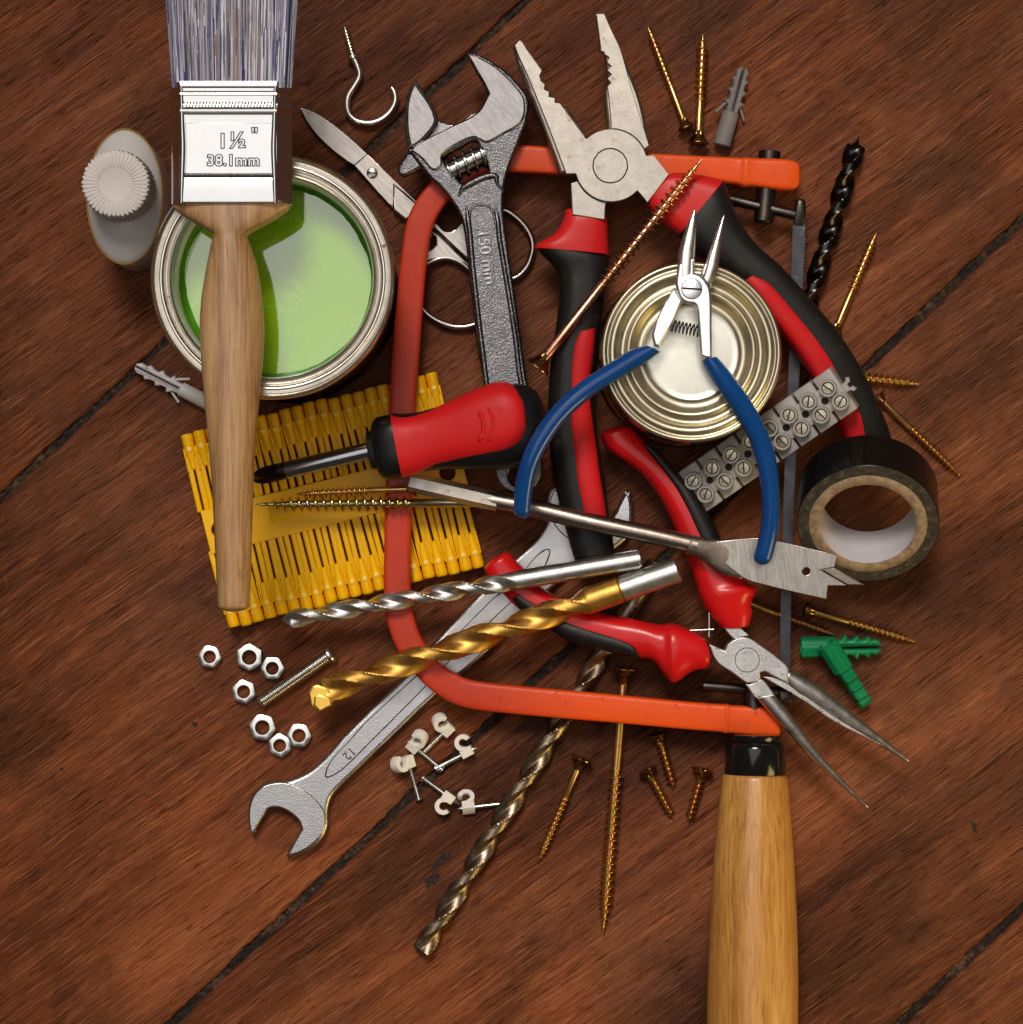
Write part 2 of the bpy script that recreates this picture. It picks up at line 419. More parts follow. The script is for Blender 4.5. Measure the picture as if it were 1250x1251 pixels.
wr2 = t.ramp(t.noise(t.coord((30, 600, 300)), 1, 5, .7), [(.68, g(0)), (.76, g(1))])
cc = t.mix(t.math('MULTIPLY', wr2, .3), cc, (.75, .30, .2))
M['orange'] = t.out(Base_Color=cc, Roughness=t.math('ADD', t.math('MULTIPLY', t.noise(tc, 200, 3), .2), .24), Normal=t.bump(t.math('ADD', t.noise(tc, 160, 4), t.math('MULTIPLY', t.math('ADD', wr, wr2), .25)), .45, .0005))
t.b.inputs['Specular IOR Level'].default_value = .22
M['yellow'] = plastic('yellow_polythene', (.95, .50, .002), .36, .06, 500, .1, sss=.2)
M['yellow2'] = plastic('yellow_polythene_pip', (.98, .66, .12), .3, .05)
M['grey_plug'] = plastic('grey_nylon', (.20, .19, .185), .5, .12, 1500, .2, dirt=(250, .68))
M['white_plug'] = plastic('milky_nylon', (.60, .58, .62), .35, .08, trans=.2)
M['green_plug'] = plastic('green_nylon', (.004, .20, .075), .4, .15, 900, .15)
M['cream'] = plastic('cream_nylon', (.80, .77, .70), .4, .06, 800, .1, sss=.15)
M['bottle'] = plastic('milky_bottle', (.74, .71, .69), .20, .06, 200, .05, trans=.30, sss=.3)
M['bottle_rim'] = plastic('amber_seam', (.45, .27, .04), .3, .1, trans=.3)
M['cap_white'] = plastic('ribbed_cap_plastic', (.62, .57, .54), .5, .04, 900, .08)
M['terminal'] = plastic('cloudy_terminal_plastic', (.50, .47, .45), .32, .08, 500, .1, trans=.30)
M['tape'] = plastic('black_pvc_tape', (.006, .0055, .0055), .22, .15, 200, .05)
t = NT('tape_side_layers'); v = t.coord(); f = t.noise(v, 420, 6, .75)
M['tape_side'] = t.out(Base_Color=t.ramp(f, [(.35, (.012, .010, .008)), (.55, (.05, .040, .028)), (.72, (.16, .12, .07))]), Roughness=.7, Normal=t.bump(f, .5, .0003))
t = NT('grey_cardboard'); v = t.coord(); f = t.noise(v, 300, 6, .7)
M['card'] = t.out(Base_Color=t.ramp(f, [(.35, (.20, .125, .07)), (.65, (.40, .285, .175))]), Roughness=.9, Normal=t.bump(f, .5, .0003))
M['card_white'] = plastic('white_paper_core', (.56, .54, .57), .45, .08, 500, .2)
t = NT('zinc_yellow_passivated'); v = t.coord()
cg = t.ramp(t.noise(v, 330, 3, .6), [(.32, (.50, .20, .05)), (.43, (.70, .36, .28)), (.50, (.74, .46, .10)), (.60, (.48, .46, .10)), (.70, (.60, .30, .22))])
M['gold'] = t.out(Base_Color=t.mix(.35, cg, (.74, .40, .14)), Metallic=1, Roughness=.32, Normal=t.bump(t.noise(v, 900, 3), .15, .0001))
M['copper'] = metal('coppery_passivated', (.66, .33, .22), .28, .2, 900, .15)
t = NT('dark_gold_head'); v = t.coord()
M['gold_head'] = t.out(Base_Color=t.ramp(t.noise(v, 350, 4), [(.35, (.14, .07, .025)), (.62, (.42, .26, .09))]), Metallic=1, Roughness=.27, Normal=t.bump(t.noise(v, 900, 3), .2, .0001))
t = NT('green_gold_passivated'); v = t.coord()
cg = t.ramp(t.noise(v, 220, 3, .6), [(.34, (.40, .42, .16)), (.5, (.60, .55, .20)), (.58, (.55, .36, .30)), (.68, (.36, .42, .28))])
M['gold_green'] = t.out(Base_Color=cg, Metallic=1, Roughness=.20)
M['oak'] = wood('waxed_oak', (.20, .095, .034), (.42, .235, .100), (.58, .365, .175), fine=(1700, 45, 500), med=(190, 9, 90), coat=.12, rough=.45)
M['beech'] = wood('varnished_beech', (.26, .095, .016), (.53, .245, .052), (.70, .40, .11), fine=(1700, 40, 900), med=(150, 7, 90), coat=.45, rough=.4, bstr=.10, pores=.45)
t = NT('green_paint'); v = t.coord()
sw = t.n('ShaderNodeTexNoise', Vector=v, Scale=38, Detail=3, Roughness=.5, Distortion=2.2).outputs[0]
ln = t.ramp(t.math('ABSOLUTE', t.math('SUBTRACT', sw, .53)), [(0, g(1)), (.012, g(0))])
pc = t.mix(t.math('MULTIPLY', ln, .6), (.245, .50, .001), (.42, .64, .12))
M['paint'] = t.out(Base_Color=pc, Roughness=t.math('ADD', t.math('MULTIPLY', ln, .06), .035), Normal=t.bump(t.noise(v, 30, 2), .05, .0004))
t.b.inputs['IOR'].default_value = 2.0
t.b.inputs['Coat Weight'].default_value = 1; t.b.inputs['Coat Roughness'].default_value = .03; t.b.inputs['Coat IOR'].default_value = 1.6
M['paint_dark'] = plastic('green_paint_drying', (.06, .25, .003), .3, .2, 300, .5, bdist=.0005)
M['rust_drip'] = plastic('amber_lacquer', (.30, .15, .02), .25)
bcols = [(.014, .022, .11), (.19, .185, .26), (.60, .61, .70), (.25, .18, .145), (.07, .075, .17), (.38, .35, .40)]
M['br'] = [plastic('bristle_filament_%s' % nm, c, .35, .15, 400, .05) for nm, c in zip(('navy', 'grey', 'white', 'tan', 'slate', 'pale'), bcols)]

# ------------------------------------------------------------------ tabletop of old planks
A0 = math.atan(.945)                                   # direction of the joints
ax = Vector((math.cos(A0), math.sin(A0), 0)); ay = Vector((-math.sin(A0), math.cos(A0), 0))
def perp(px, py): return P(px, py, 0).dot(ay)
J = [perp(0, 608), perp(700, 787), perp(1100, 1251)]   # three joints in view
J = [J[0]+(J[0]-J[1])] + J + [J[2]-(J[1]-J[2])]
top = thing('tabletop', 'reddish brown old wooden planks under all the tools', None, kind='structure')
halfgap = [1.3, 1.25, 1.4, 1.45, 1.3]
for i in range(4):
    y1 = J[i]-halfgap[i]; y0 = J[i+1]+halfgap[i+1]
    rings = []; L = 330; NN = 560
    for k in range(NN+1):
        x = -L+2*L*k/NN
        def jit(s):
            a = noise.noise(Vector((x*.05, s*9.1, 0)))*.55+noise.noise(Vector((x*.22, s*5.7, 3)))*.5+noise.noise(Vector((x*.9, s*3.1, 5)))*.28
            return a
        a, b = y0+jit(i+1.5)*1.15, y1+jit(i+7.7)*1.15
        z1, z2 = -.35+jit(i+11)*.25, -.35+jit(i+15)*.25
        row = [(a+.1, -12), (a, -2.6), (a+.05, -1.0), (a+.35+.25*abs(jit(i+2)), z1), (a+1.3, -.04), (a+2.4, 0),
               (b-2.4, 0), (b-1.3, -.04), (b-.35-.25*abs(jit(i+4)), z2), (b-.05, -1.0), (b, -2.6), (b-.1, -12)]
        rings.append([Vector((x, yy, zz)) for yy, zz in row])
    me = grid(rings, ang=60)
    o = part('plank', me, M['floor'], top, local=True)
    o.rotation_euler = (0, 0, A0)
for i in range(1, 4):
    rings = []
    for k in range(901):
        x = -330+660*k/900; row = []
        for q in range(9):
            y = J[i]-2.2+4.4*q/8
            z = -1.75+noise.noise(Vector((x*.35, y*.8, i*7)))*1.3+noise.noise(Vector((x*1.3, y*1.6, i*3)))*.8
            row.append(Vector((x, y, min(z, -.35))))
        rings.append(row)
    me = grid(rings, cap0=False, cap1=False, close=False, ang=180)
    o = part('gap_dirt', me, M['dirt'], top, local=True); o.rotation_euler = (0, 0, A0); o['kind'] = 'stuff'
# ragged knots and cracks sunk in the planks (thin crusts of dark bark)
def knot(px, py, w_, h_, ang, seed, mat='bark', ring=False):
    c = P(px, py, 0); rnd = random.Random(seed); pts = []
    n = 46
    for k in range(n):
        a = 2*PI*k/n
        r = .72+.55*noise.noise(Vector((math.cos(a)*1.7, math.sin(a)*1.7, seed)))+.35*noise.noise(Vector((math.cos(a)*6, math.sin(a)*6, seed+4)))
        u = Vector((w_*r*math.cos(a), h_*r*math.sin(a), 0)); u.rotate(Matrix.Rotation(ang, 3, 'Z')); pts.append(c+u)
    V = [c+Vector((0, 0, .03))]+[p+Vector((0, 0, .004)) for p in pts]
    V += []
    F = [(0, 1+k, 1+(k+1) % n) for k in range(n)]
    me = mesh_from(V, F, ang=180)
    o = part('bark_knot', me, M[mat], top, local=True)
M['bark'] = None
t = NT('knot_bark'); v = t.coord(); f = t.noise(v, 900, 5, .75)
M['bark'] = t.out(Base_Color=t.ramp(f, [(.38, (.012, .006, .004)), (.55, (.045, .020, .011)), (.66, (.11, .05, .025))]), Roughness=.8, Normal=t.bump(f, 1, .0008))
rgk = [P(820+37*math.cos(2*PI*k/40)+2.5*noise.noise(Vector((k*.45, 0, 0))), 12+32*math.sin(2*PI*k/40)+2.5*noise.noise(Vector((k*.45, 8, 0))), -.06) for k in range(40)]
part('knot_ring', tube(rgk, [.14+.10*noise.noise(Vector((k*.8, 3, 1))) for k in range(40)], 6, 2, True), M['bark'], top, local=True)
knot(540, 1050, 2.0, 6.0, -.7, 3); knot(528, 1076, 4.6, 2.4, .6, 5); knot(440, 900, 1.5, 6.5, -.85, 9)
knot(1190, 1010, 1.2, 3.0, .3, 12); knot(238, 885, 1.6, 1.0, .4, 15); knot(60, 1022, 1.3, .7, .4, 17); knot(75, 940, 1.2, .6, .6, 19)

# ------------------------------------------------------------------ plastic bottle
bt = thing('plastic_bottle', 'small milky plastic bottle with ribbed round white cap left of the paint can', 'bottle', P(160, 250, 0))
cb = P(152, 240, 34); rings = []
def vesica(c, hl, hw, n=48, p=1.55):
    out = []
    for j in range(n):
        a = 2*PI*j/n; s, q = math.sin(a), math.cos(a)
        out.append(Vector((c.x+hw*sgn(q)*abs(q)**1.05, c.y+hl*sgn(s)*abs(s)**(.92), c.z)))
    return out
for z, k in [(0, .90), (.8, .97), (2, .99), (20, 1.0), (31, 1.0), (33.2, .995), (34, .965), (35.2, .90), (37.5, .72), (39.5, .5)]:
    rings.append(vesica(Vector((cb.x, cb.y, z)), 23.2*k, 12.9*k))
part('bottle_body', grid(rings, ang=60), M['bottle'], bt)
part('shoulder_seam', tube(vesica(Vector((cb.x, cb.y, 33.6)), 23.2, 12.9), .28, 6, 1, True), M['bottle_rim'], bt)
cc = P(141, 224, 54)
rib = lambda th, z, r: r*(1+.020*(1 if int(th/(2*PI)*88) % 2 else -1)) if r > 10 else r
part('bottle_neck', lathe_z([(7.5, 36), (7.5, 46)], 32, (cc.x, cc.y, 0)), M['bottle'], bt)
cp = part('cap', lathe_z([(10.8, 38), (11.5, 38.2), (11.5, 50), (11.3, 53.2), (10.9, 53.8), (9.4, 54.1), (5.5, 54.0), (5.2, 53.9), (0.05, 53.9)], 176, (cc.x, cc.y, 0), rib), M['cap_white'], bt)
rb = []
for k in range(44):
    a = 2*PI*k/44
    q = rbox(5.6, 10.6, -.27, .27, 53.9, 54.22, .10)
    q.transform(Matrix.Translation((cc.x, cc.y, 0)) @ Matrix.Rotation(a, 4, 'Z')); rb.append(q)
o = part('cap_ribs', merge(*rb), M['cap_white'], cp)

# ------------------------------------------------------------------ paint can
ZC = 75.0; c = P(332.5, 338, ZC)
pc = thing('paint_can', 'open round tin of bright green paint under the paintbrush', 'paint can', Vector((c.x, c.y, 0)))
sR = mmpx(1, ZC)
def ringprof(lst): return [(r*sR, z) for r, z in lst]
part('can_wall', lathe_z([(37.2, 0), (38.2, .2), (38.6, 1.6), (38.0, 3), (37.4, 4), (37.4, 70), (38.6, 71.5), (38.0, 72)], 128, (c.x, c.y, 0), cap1=False), M['tin_side'], pc)
prof = [(149, 71.6), (150.2, 73), (149.6, 74.3), (147.5, 75.0), (145, 74.6), (143, 73.4), (141, 73.1), (139, 73.9), (136.5, 74.3), (134, 73.9), (132.2, 72.6), (130.5, 71.2), (129, 71.3), (127.5, 72.8), (125.6, 73.6), (124, 73.0)]
rm = part('rim', lathe_z(ringprof(prof), 160, (c.x, c.y, 0), cap0=False, cap1=False, ang=80), M['rim'], pc)
part('inner_wall', lathe_z(ringprof([(124, 73.0), (122.2, 71.5), (121.5, 66), (121.5, 40)]), 128, (c.x, c.y, 0), cap0=False, cap1=False), M['white_enamel'], pc)
ZP = 54.0
n = 128; V = []; 
part('paint', lathe_z([(0.05, ZP), (117.5*sR, ZP), (118*sR, ZP), (120.3*sR, ZP+.12), (121.4*sR, ZP+.6)], 128, (c.x, c.y, 0), cap0=False, cap1=False, ang=80), M['paint'], pc)
rings = []
for k in range(200):
    a = 2*PI*k/200
    w_ = 2.2+5.5*max(0, noise.noise(Vector((math.cos(a)*1.6, math.sin(a)*1.6, 14)))+.25)+2.2*max(0, noise.noise(Vector((math.cos(a)*8, math.sin(a)*8, 2))))
    rings.append([Vector((c.x+r*sR*math.cos(a), c.y+r*sR*math.sin(a), z)) for r, z in [(121.4, ZP+1.0), (120.2, ZP+.55), (119.6-w_*.5, ZP+.32), (119.4-w_, ZP+.05)]])
part('paint_skin', grid(rings, loop=True, close=False, ang=80), M['paint_dark'], pc)
# ragged dried edge of paint up the wall
rings = []
for k in range(160):
    a = 2*PI*k/160
    hgt = ZP+5.5+6.0*noise.noise(Vector((math.cos(a)*2.1, math.sin(a)*2.1, 4)))+3*noise.noise(Vector((math.cos(a)*9, math.sin(a)*9, 9)))+3.5*math.cos(a-.6)
    rings.append([Vector((c.x+r*sR*math.cos(a), c.y+r*sR*math.sin(a), z)) for r, z in [(121.3, ZP-.2), (120.9, ZP+1), (120.9, hgt-.5), (121.6, hgt)]])
part('paint_film', grid(rings, loop=True, close=False, ang=80), M['paint_dark'], pc)

# ------------------------------------------------------------------ paintbrush
ZB = 82.5
br = thing('paintbrush', 'flat paintbrush with oak handle and shiny 38.1mm ferrule lying across the green paint can', 'paintbrush', P(283, 380, 75))
hs = [(213, 250, 355, 250, ZB, 6.3), (214, 256, 352, 257, ZB, 6.4), (230, 268, 333, 270, ZB, 6.6), (250, 280, 312, 281, ZB, 6.8), (260.5, 288, 302.5, 288, ZB, 6.9),
      (258, 300, 306, 300, ZB, 7.2), (253, 325, 314, 325, ZB, 7.4), (247, 360, 320, 360, ZB, 7.4), (244.5, 390, 322.5, 390, ZB, 7.4), (245, 420, 322.5, 420, ZB, 7.4), (248, 470, 318.5, 470, ZB, 7.4),
      (254, 530, 313, 530, ZB, 7.4), (259, 590, 309.5, 590, ZB, 7.3), (262, 650, 308, 650, ZB, 7.0), (264.5, 700, 306.5, 700, ZB, 6.7), (266, 740, 305, 740, ZB, 6.3)]
part('handle', ribbon(hs, 5, 40, 2.7, (0, .38)), M['oak'], br)
fs = []
ZF = 7.9
def fer(y, k=1, x0=208.5, x1=358): return (x0+(1-k)*40, y, x1-(1-k)*40, y, ZB, ZF*k)
# trapezoid ferrule: flat face, sloping side folds
def fring(y, h, x0, x1, fx0, fx1):
    zt = ZB+h; zb = ZB-h
    q = []
    def seg(a, b, m_):
        for i in range(m_): q.append(a+(b-a)*(i/m_))
    a = P(fx0, y, zt); b = P(fx1, y, zt); cR = P(x1, y, ZB+1.5); dR = P(x1, y, ZB-2); e = P(fx1, y, zb); f_ = P(fx0, y, zb); gL = P(x0, y, ZB-2); hL = P(x0, y, ZB+1.5)
    yy = P(283, y, ZB).y
    for v_ in (a, b, cR, dR, e, f_, gL, hL): v_.y = yy
    seg(a, b, 6); seg(b, cR, 4); seg(cR, dR, 2); seg(dR, e, 4); seg(e, f_, 6); seg(f_, gL, 4); seg(gL, hL, 2); seg(hL, a, 4)
    return q
prof = [(104, .4), (106, .55), (110, .5), (112, .0), (115, 0), (117, .5), (119.5, .6), (121, 0), (123, -.1), (134, -.1), (136, .1), (138, .6), (140.5, .6), (143.5, .1), (147, 0), (213, 0), (215, -.16), (218, .22), (221, -.14), (223.5, 0), (248, 0), (250, -.15)]
me = grid([fring(y, ZF+d, 209.5, 357, 220, 338) for y, d in prof], ang=35)
bv = part('ferrule', me, M['chrome'], br)
pn_ = [(226, 150), (334, 150), (333.2, 160), (332.8, 180), (333.2, 202), (334, 212), (226, 212), (226.8, 202), (227.2, 180), (226.8, 160)]
part('face_panel', plate(pn_, ZB+ZF+.16, ZB+ZF-.3, .16, thr=40), M['chrome'], bv)
for xa_, xb_ in ((221.5, 222.5), (336.2, 335.2)):
    part('side_fold', tube([P(xa_, 106, ZB+ZF-.1), P(xb_, 150, ZB+ZF-.05), P(xb_+(.9 if xa_ < 300 else -.9), 180, ZB+ZF-.02), P(xb_, 212, ZB+ZF-.05), P(xa_, 248, ZB+ZF-.1)], [.5, .8, .9, .8, .5], 12, 5), M['chrome'], bv)
# twisted band of slanted flutes
fl = []
for k in range(30):
    x = 222+k*3.95
    a, b = P(x, 133.2, ZB+ZF), P(x+3.2, 124.2, ZB+ZF)
    fl.append(tube([a+Vector((0, 0, -.15)), (a+b)/2+Vector((0, 0, .12)), b+Vector((0, 0, -.15))], [.15, .38, .15], 8, 2))
part('fluted_band', merge(*fl), M['chrome'], bv)
def raised(txt, px, py, z, size, rot, mat, parent, ext=.2, bev=.1, sx=1, name='lettering', space=1.0, zs=1.0):
    me = textm(txt, size, ext, bev, space)
    me.transform(Matrix.Translation(P(px, py, z)) @ Matrix.Rotation(rot, 4, 'Z') @ Matrix.Diagonal((sx, 1, zs, 1)))
    return part(name, me, mat, parent)
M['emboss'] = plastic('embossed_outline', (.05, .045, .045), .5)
zt = ZB+ZF
for txt, px, py, sz, sx, sp in (("1", 272, 173, 6.6, 1, 1), ("\u00bd", 291, 172, 6.9, 1.02, 1), ("\u2033", 311, 165, 5.4, 1, 1), ("38.1mm", 285, 196.5, 4.9, 1.02, 1.06)):
    if txt == "\u2033": txt = "''"
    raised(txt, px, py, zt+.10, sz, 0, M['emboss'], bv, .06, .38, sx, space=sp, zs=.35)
    raised(txt, px, py, zt+.24, sz, 0, M['chrome'], bv, .09, .02, sx, space=sp)
# bristles
rnd = random.Random(3)
V = []; F = []; mi = []
cl = [rnd.randrange(6) for _ in range(90)]
for k in range(5200):
    u = rnd.random(); layer = rnd.random()
    if k < 3200: layer = .955+.045*rnd.random()
    zz = ZB-7+14.2*layer
    bx = 211+u*145; tx = 207.5+u*151+rnd.gauss(0, 1.3); tx += (u-.5)*6
    if u < .06 or u > .94: zz = ZB-5+10*rnd.random()
    p0 = P(bx, 107, zz); p1 = P((bx+tx)/2+rnd.gauss(0, .5), 50, zz+rnd.gauss(0, .25)); p2 = P(tx, -10, zz+rnd.gauss(0, .45)); p3 = P(tx+(u-.5)*12, -70+rnd.random()*14, zz*.985+1+rnd.gauss(0, .5))
    r = .11+.12*rnd.random(); b0 = len(V)
    for p in (p0, p1, p2, p3):
        for a in (0.5, 2.6, 4.7): V.append(p+Vector((math.cos(a)*r, 0, math.sin(a)*r)))
    m_ = cl[int(u*89)] if rnd.random() < .62 else rnd.choice((0, 1, 2, 3, 4, 5, 5, 2, 1))
    for s_ in range(3):
        for j in range(3):
            F.append((b0+s_*3+j, b0+s_*3+(j+1) % 3, b0+(s_+1)*3+(j+1) % 3, b0+(s_+1)*3+j)); mi.append(m_)
me = bpy.data.meshes.new('bristles'); me.from_pydata([tuple(v_) for v_ in V], [], F); me.update()
ob = part('bristles', me, M['br'], br); me.polygons.foreach_set('material_index', mi); ob['kind'] = 'stuff'

# ------------------------------------------------------------------ screw hook
hk = thing('screw_hook', 'curled steel cup hook with screw thread above the scissors', 'hook', P(440, 100, 0))
hp = [(431, 69), (432.5, 72), (434.8, 76), (439, 88), (438, 96), (433, 105), (426, 116), (424, 127), (426, 138), (434, 146.5), (446, 150), (458, 149), (470, 143), (479, 133), (483, 122), (482, 113), (478.5, 107)]
part('hook_wire', tube([P(a, b, 3) for a, b in hp], [1.15]*15+[1.15, .95], 14, 4), M['wire'], hk)
Mh = frame(P(431, 69, 3), P(420.5, 30, 1.2)); 
part('collar', xf(lathe([(-1.2, 1.0), (-1.0, 1.9), (.1, 2.0), (.3, 1.0)], 24), Mh), M['wire'], hk)
def helix(L, x0, rc, ro, pitch, n=16, taper=.18, flat=.12, hand=1):
    """thread: helical ridge + nothing else (core made apart)"""
    turns = (L-x0)/pitch; N = int(turns*n); V = []; F = []
    for i in range(N+1):
        f = i/n; a = 2*PI*f*hand; x = x0+pitch*f
        k = 1.0
        tt = (L-x)/(L*taper) if taper else 1
        if tt < 1: k = max(tt, 0.02)
        if i < n/2: k *= .3+.7*i/(n/2)
        c_, s_ = math.cos(a), math.sin(a)
        rcc = rc*max(k, .25) if tt < 1 else rc
        for dx, r in ((-pitch*.26, rcc*.96), (-pitch*flat*.3, rcc+(ro-rc)*k), (pitch*flat*.3, rcc+(ro-rc)*k), (pitch*.26, rcc*.96)):
            V.append(Vector((x+dx, r*c_, r*s_)))
    for i in range(N):
        for j in range(3): F.append((i*4+j, i*4+j+1, (i+1)*4+j+1, (i+1)*4+j))
    return mesh_from(V, F, ang=25)
th = merge(helix(11.4, .6, .72, 1.5, 1.15), lathe([(0, .75), (9, .72), (11.6, .08)], 14))
part('thread', xf(th, Mh), M['wire'], hk)

# ------------------------------------------------------------------ scissors
sz = thing('scissors', 'closed steel scissors with a slotted screw under the adjustable wrench', 'scissors', P(520, 280, 0))
b1 = K(360, 0, 2.976, [(18, 390), (60, 402), (110, 430), (190, 490), (266, 560), (216, 601), (150, 555), (90, 500), (50, 450)])
bl = part('blade', plate(b1, 3.2, 1.8, .25), M['steel_scissor'], sz)
b2 = K(360, 0, 2.976, [(266, 560), (330, 622), (440, 728), (500, 790), (470, 850), (412, 802), (380, 752), (345, 745), (216, 601)])
part('ricasso', plate(b2, 3.5, 1.4, .25, sm=False), M['steel_scissor'], sz)
b3 = K(360, 0, 2.976, [(345, 745), (378, 733), (440, 792), (520, 850), (480, 870), (410, 806)])
part('lower_blade', plate(b3, 2.6, .4, .35), M['steel_scissor'], sz)
ua = K(480, 220, 6.25, [(0, 20), (90, 90), (180, 170), (350, 330), (395, 378), (430, 388), (470, 372), (520, 320), (600, 300), (760, 260), (850, 250), (850, 330), (700, 420), (660, 560), (690, 680), (560, 600), (330, 388), (180, 250), (100, 310), (0, 230)])
la = K(480, 220, 6.25, [(200, 330), (318, 385), (560, 612), (700, 740), (720, 860), (690, 800), (575, 665), (480, 622), (400, 610), (280, 620), (210, 680), (200, 560), (290, 520), (325, 490), (320, 440)])
part('upper_arm', plate(ua, 4.2, .3, .8), M['steel_scissor'], sz)
part('lower_arm', plate(la, 3.7, .2, .8), M['steel_scissor'], sz)
r1 = [(616, 257), (633.6, 268), (646.4, 284), (651, 303), (644, 325.6), (628, 340), (606, 338), (590, 322), (582, 300), (588, 276), (600, 261)]
r2 = [(527, 319.5), (544, 315), (560, 319), (574, 329), (592, 345), (603, 365), (597, 387), (578, 397), (560, 399.5), (544, 396), (528, 388), (517, 378), (509, 362), (508, 342), (514, 328)]
part('finger_ring', tube([P(a, b, 2.6) for a, b in r1], 1.15, 12, 4, True), M['steel_ring'], sz)
part('finger_ring', tube([P(a, b, 2.6) for a, b in r2], 1.15, 12, 4, True), M['steel_ring'], sz)
pv = P(454.8, 211.5, 3.5)
sk = part('pivot_screw', lathe_z([(0.05, .5), (1.6, .5), (1.95, .3), (2.0, 0), (2.0, -.5)], 24, pv, cap0=False), M['steel_scissor'], sz)
q = rbox(-1.75, 1.75, -.2, .2, .25, .53, 0); q.transform(Matrix.Translation(pv) @ Matrix.Rotation(-.2, 4, 'Z')); part('slot', q, M['slot'], sk)

# ------------------------------------------------------------------ double open ended spanner
sp = thing('open_ended_spanner', 'silver double open ended spanner marked 12 lying beneath the gold drill', 'spanner', P(540, 820, 0))
L1 = K(290, 880, 6.25, [(112, 886), (84, 800), (80, 700), (98, 610), (140, 540), (205, 485), (280, 466), (375, 462), (470, 428), (560, 378), (680, 270), (800, 130), (920, 10)])
L2 = [(500, 819), (560, 752), (630, 682), (650, 664), (661, 650), (668, 636), (667, 610), (671, 598), (679, 592), (686, 602), (688, 622), (696, 640), (712, 651), (730, 648), (749, 629), (758, 612), (766.5, 596.5), (772, 606), (774, 634), (769, 655), (752, 671), (730, 682), (705, 694), (640, 752), (586, 806), (532, 850)]
L3 = K(290, 880, 6.25, [(1250, 60), (1100, 205), (900, 400), (770, 525), (715, 600), (693, 690), (692, 800), (660, 890), (600, 960), (520, 1010), (440, 1040), (368, 1040), (425, 930), (488, 830), (462, 770), (400, 712), (330, 676), (275, 670), (236, 684), (180, 770)])
part('spanner_body', plate(L1+L2+L3, 5.2, .6, 1.5, thr=42, res=4), M['steel_satin'], sp)
hd = K(290, 880, 6.25, [(110, 872), (92, 790), (90, 700), (108, 615), (150, 548), (215, 496), (290, 478), (375, 478), (470, 510), (560, 570), (620, 630), (665, 700), (672, 780), (650, 860), (590, 930), (520, 985), (440, 1020), (385, 1030), (440, 930), (496, 832), (470, 765), (405, 704), (330, 668), (275, 662), (232, 674), (175, 765)])
hp_ = part('jaw_head', plate(hd, 6.2, 4.6, .45, thr=42), M['steel_satin'], sp)
hd2 = [(672, 612), (676, 600), (680, 598), (684, 606), (685, 624), (694, 644), (712, 655), (732, 651), (751, 631), (760, 614), (766, 603), (769, 610), (770, 634), (765, 652), (750, 665), (732, 674), (712, 668), (690, 655), (676, 638)]
part('jaw_head', plate(hd2, 6.2, 4.6, .45, thr=42), M['steel_satin'], sp)
pn = K(290, 880, 6.25, [(672, 425), (690, 360), (740, 280), (850, 165), (1000, 0)]) + [(520, 815), (600, 734), (628, 712), (655, 680), (668, 671), (672, 676), (660, 700), (630, 730), (560, 796), (520, 838)] + K(290, 880, 6.25, [(1180, 0), (1050, 130), (920, 260), (800, 375), (700, 432)])
part('recessed_panel', plate(pn, 5.42, 4.9, .2, thr=60), M['steel_satin'], sp)
gr = tube([P(a, b, 5.25) for a, b in pn], .22, 6, 3, True)
part('panel_groove', gr, M['slot'], sp)
raised('12', 426.5, 920.5, 5.45, 4.4, math.radians(-137), M['steel_cast'], sp, .12, .08)

# ------------------------------------------------------------------ rack of yellow wall plugs
ang = math.radians(14.0)
rk = thing('wall_plug_rack', 'flat rack of yellow plastic wall plugs on a hole punched bar under the paintbrush handle', 'wall plugs')
ZR = 8.0
ro = P(219, 531.5, ZR); ux = Vector((math.cos(ang), math.sin(ang), 0)); vy = Vector((-math.sin(ang), math.cos(ang), 0))*-1
MR = Matrix(((ux.x, -vy.x, 0, ro.x), (ux.y, -vy.y, 0, ro.y), (0, 0, 1, 0), (0, 0, 0, 1)))
setM(rk, MR)
wd, hh = mmpx(324, ZR), mmpx(245, ZR)
yb0, yb1 = -mmpx(96, ZR), -mmpx(151, ZR)          # bar in local y
bar_pts = [(0.5, yb0), (wd+1.0, yb0), (wd+1.0, yb1), (0.5, yb1)]
hole = lambda cx, cy, r: [(cx+r*math.cos(2*PI*k/24), cy+r*math.sin(2*PI*k/24)) for k in range(24)]
ym = (yb0+yb1)/2
barp = part('rack_bar', plate(bar_pts, 6.6, 2.2, .35, [hole(5.5, ym, 2.9), hole(wd-5, ym, 2.9)], sm=False, raw=True), M['yellow'], rk, local=True)
part('label_pad', rbox(24, 34.5, ym-2.2, ym+2.6, 6.4, 6.95, .25), M['yellow'], barp, local=True)
NP = 21; pit = wd/NP
def plugmesh():
    ln = -yb0+.6
    L_ = []
    # two prongs split by a slot, tapering towards the bar, ridged sleeve at the free end
    for s_ in (-1, 1):
        L_.append(rbox(pit*.085 if s_ > 0 else -pit*.505, pit*.505 if s_ > 0 else -pit*.085, -ln+.2, -8, 2.0, 6.3, .5))
    L_.append(rbox(-pit*.47, pit*.47, -9, -3, .8, 4.4, .3))
    L_.append(xf(lathe([(0, pit*.40), (.4, pit*.485), (1.2, pit*.49), (6.5, pit*.47), (8.2, pit*.41), (12.5, pit*.36), (13, pit*.2)], 14, ang=50), Matrix.Translation((0, 0, 4.6)) @ Matrix.Rotation(-PI/2, 4, 'Z') @ Matrix.Diagonal((1, 1, 1.5, 1))))
    for s_ in (-1, 1):
        L_.append(rbox(s_*pit*.44-.28, s_*pit*.44+.28, -13.5, -5, 3.2, 6.9, .2))
    return merge(*L_)
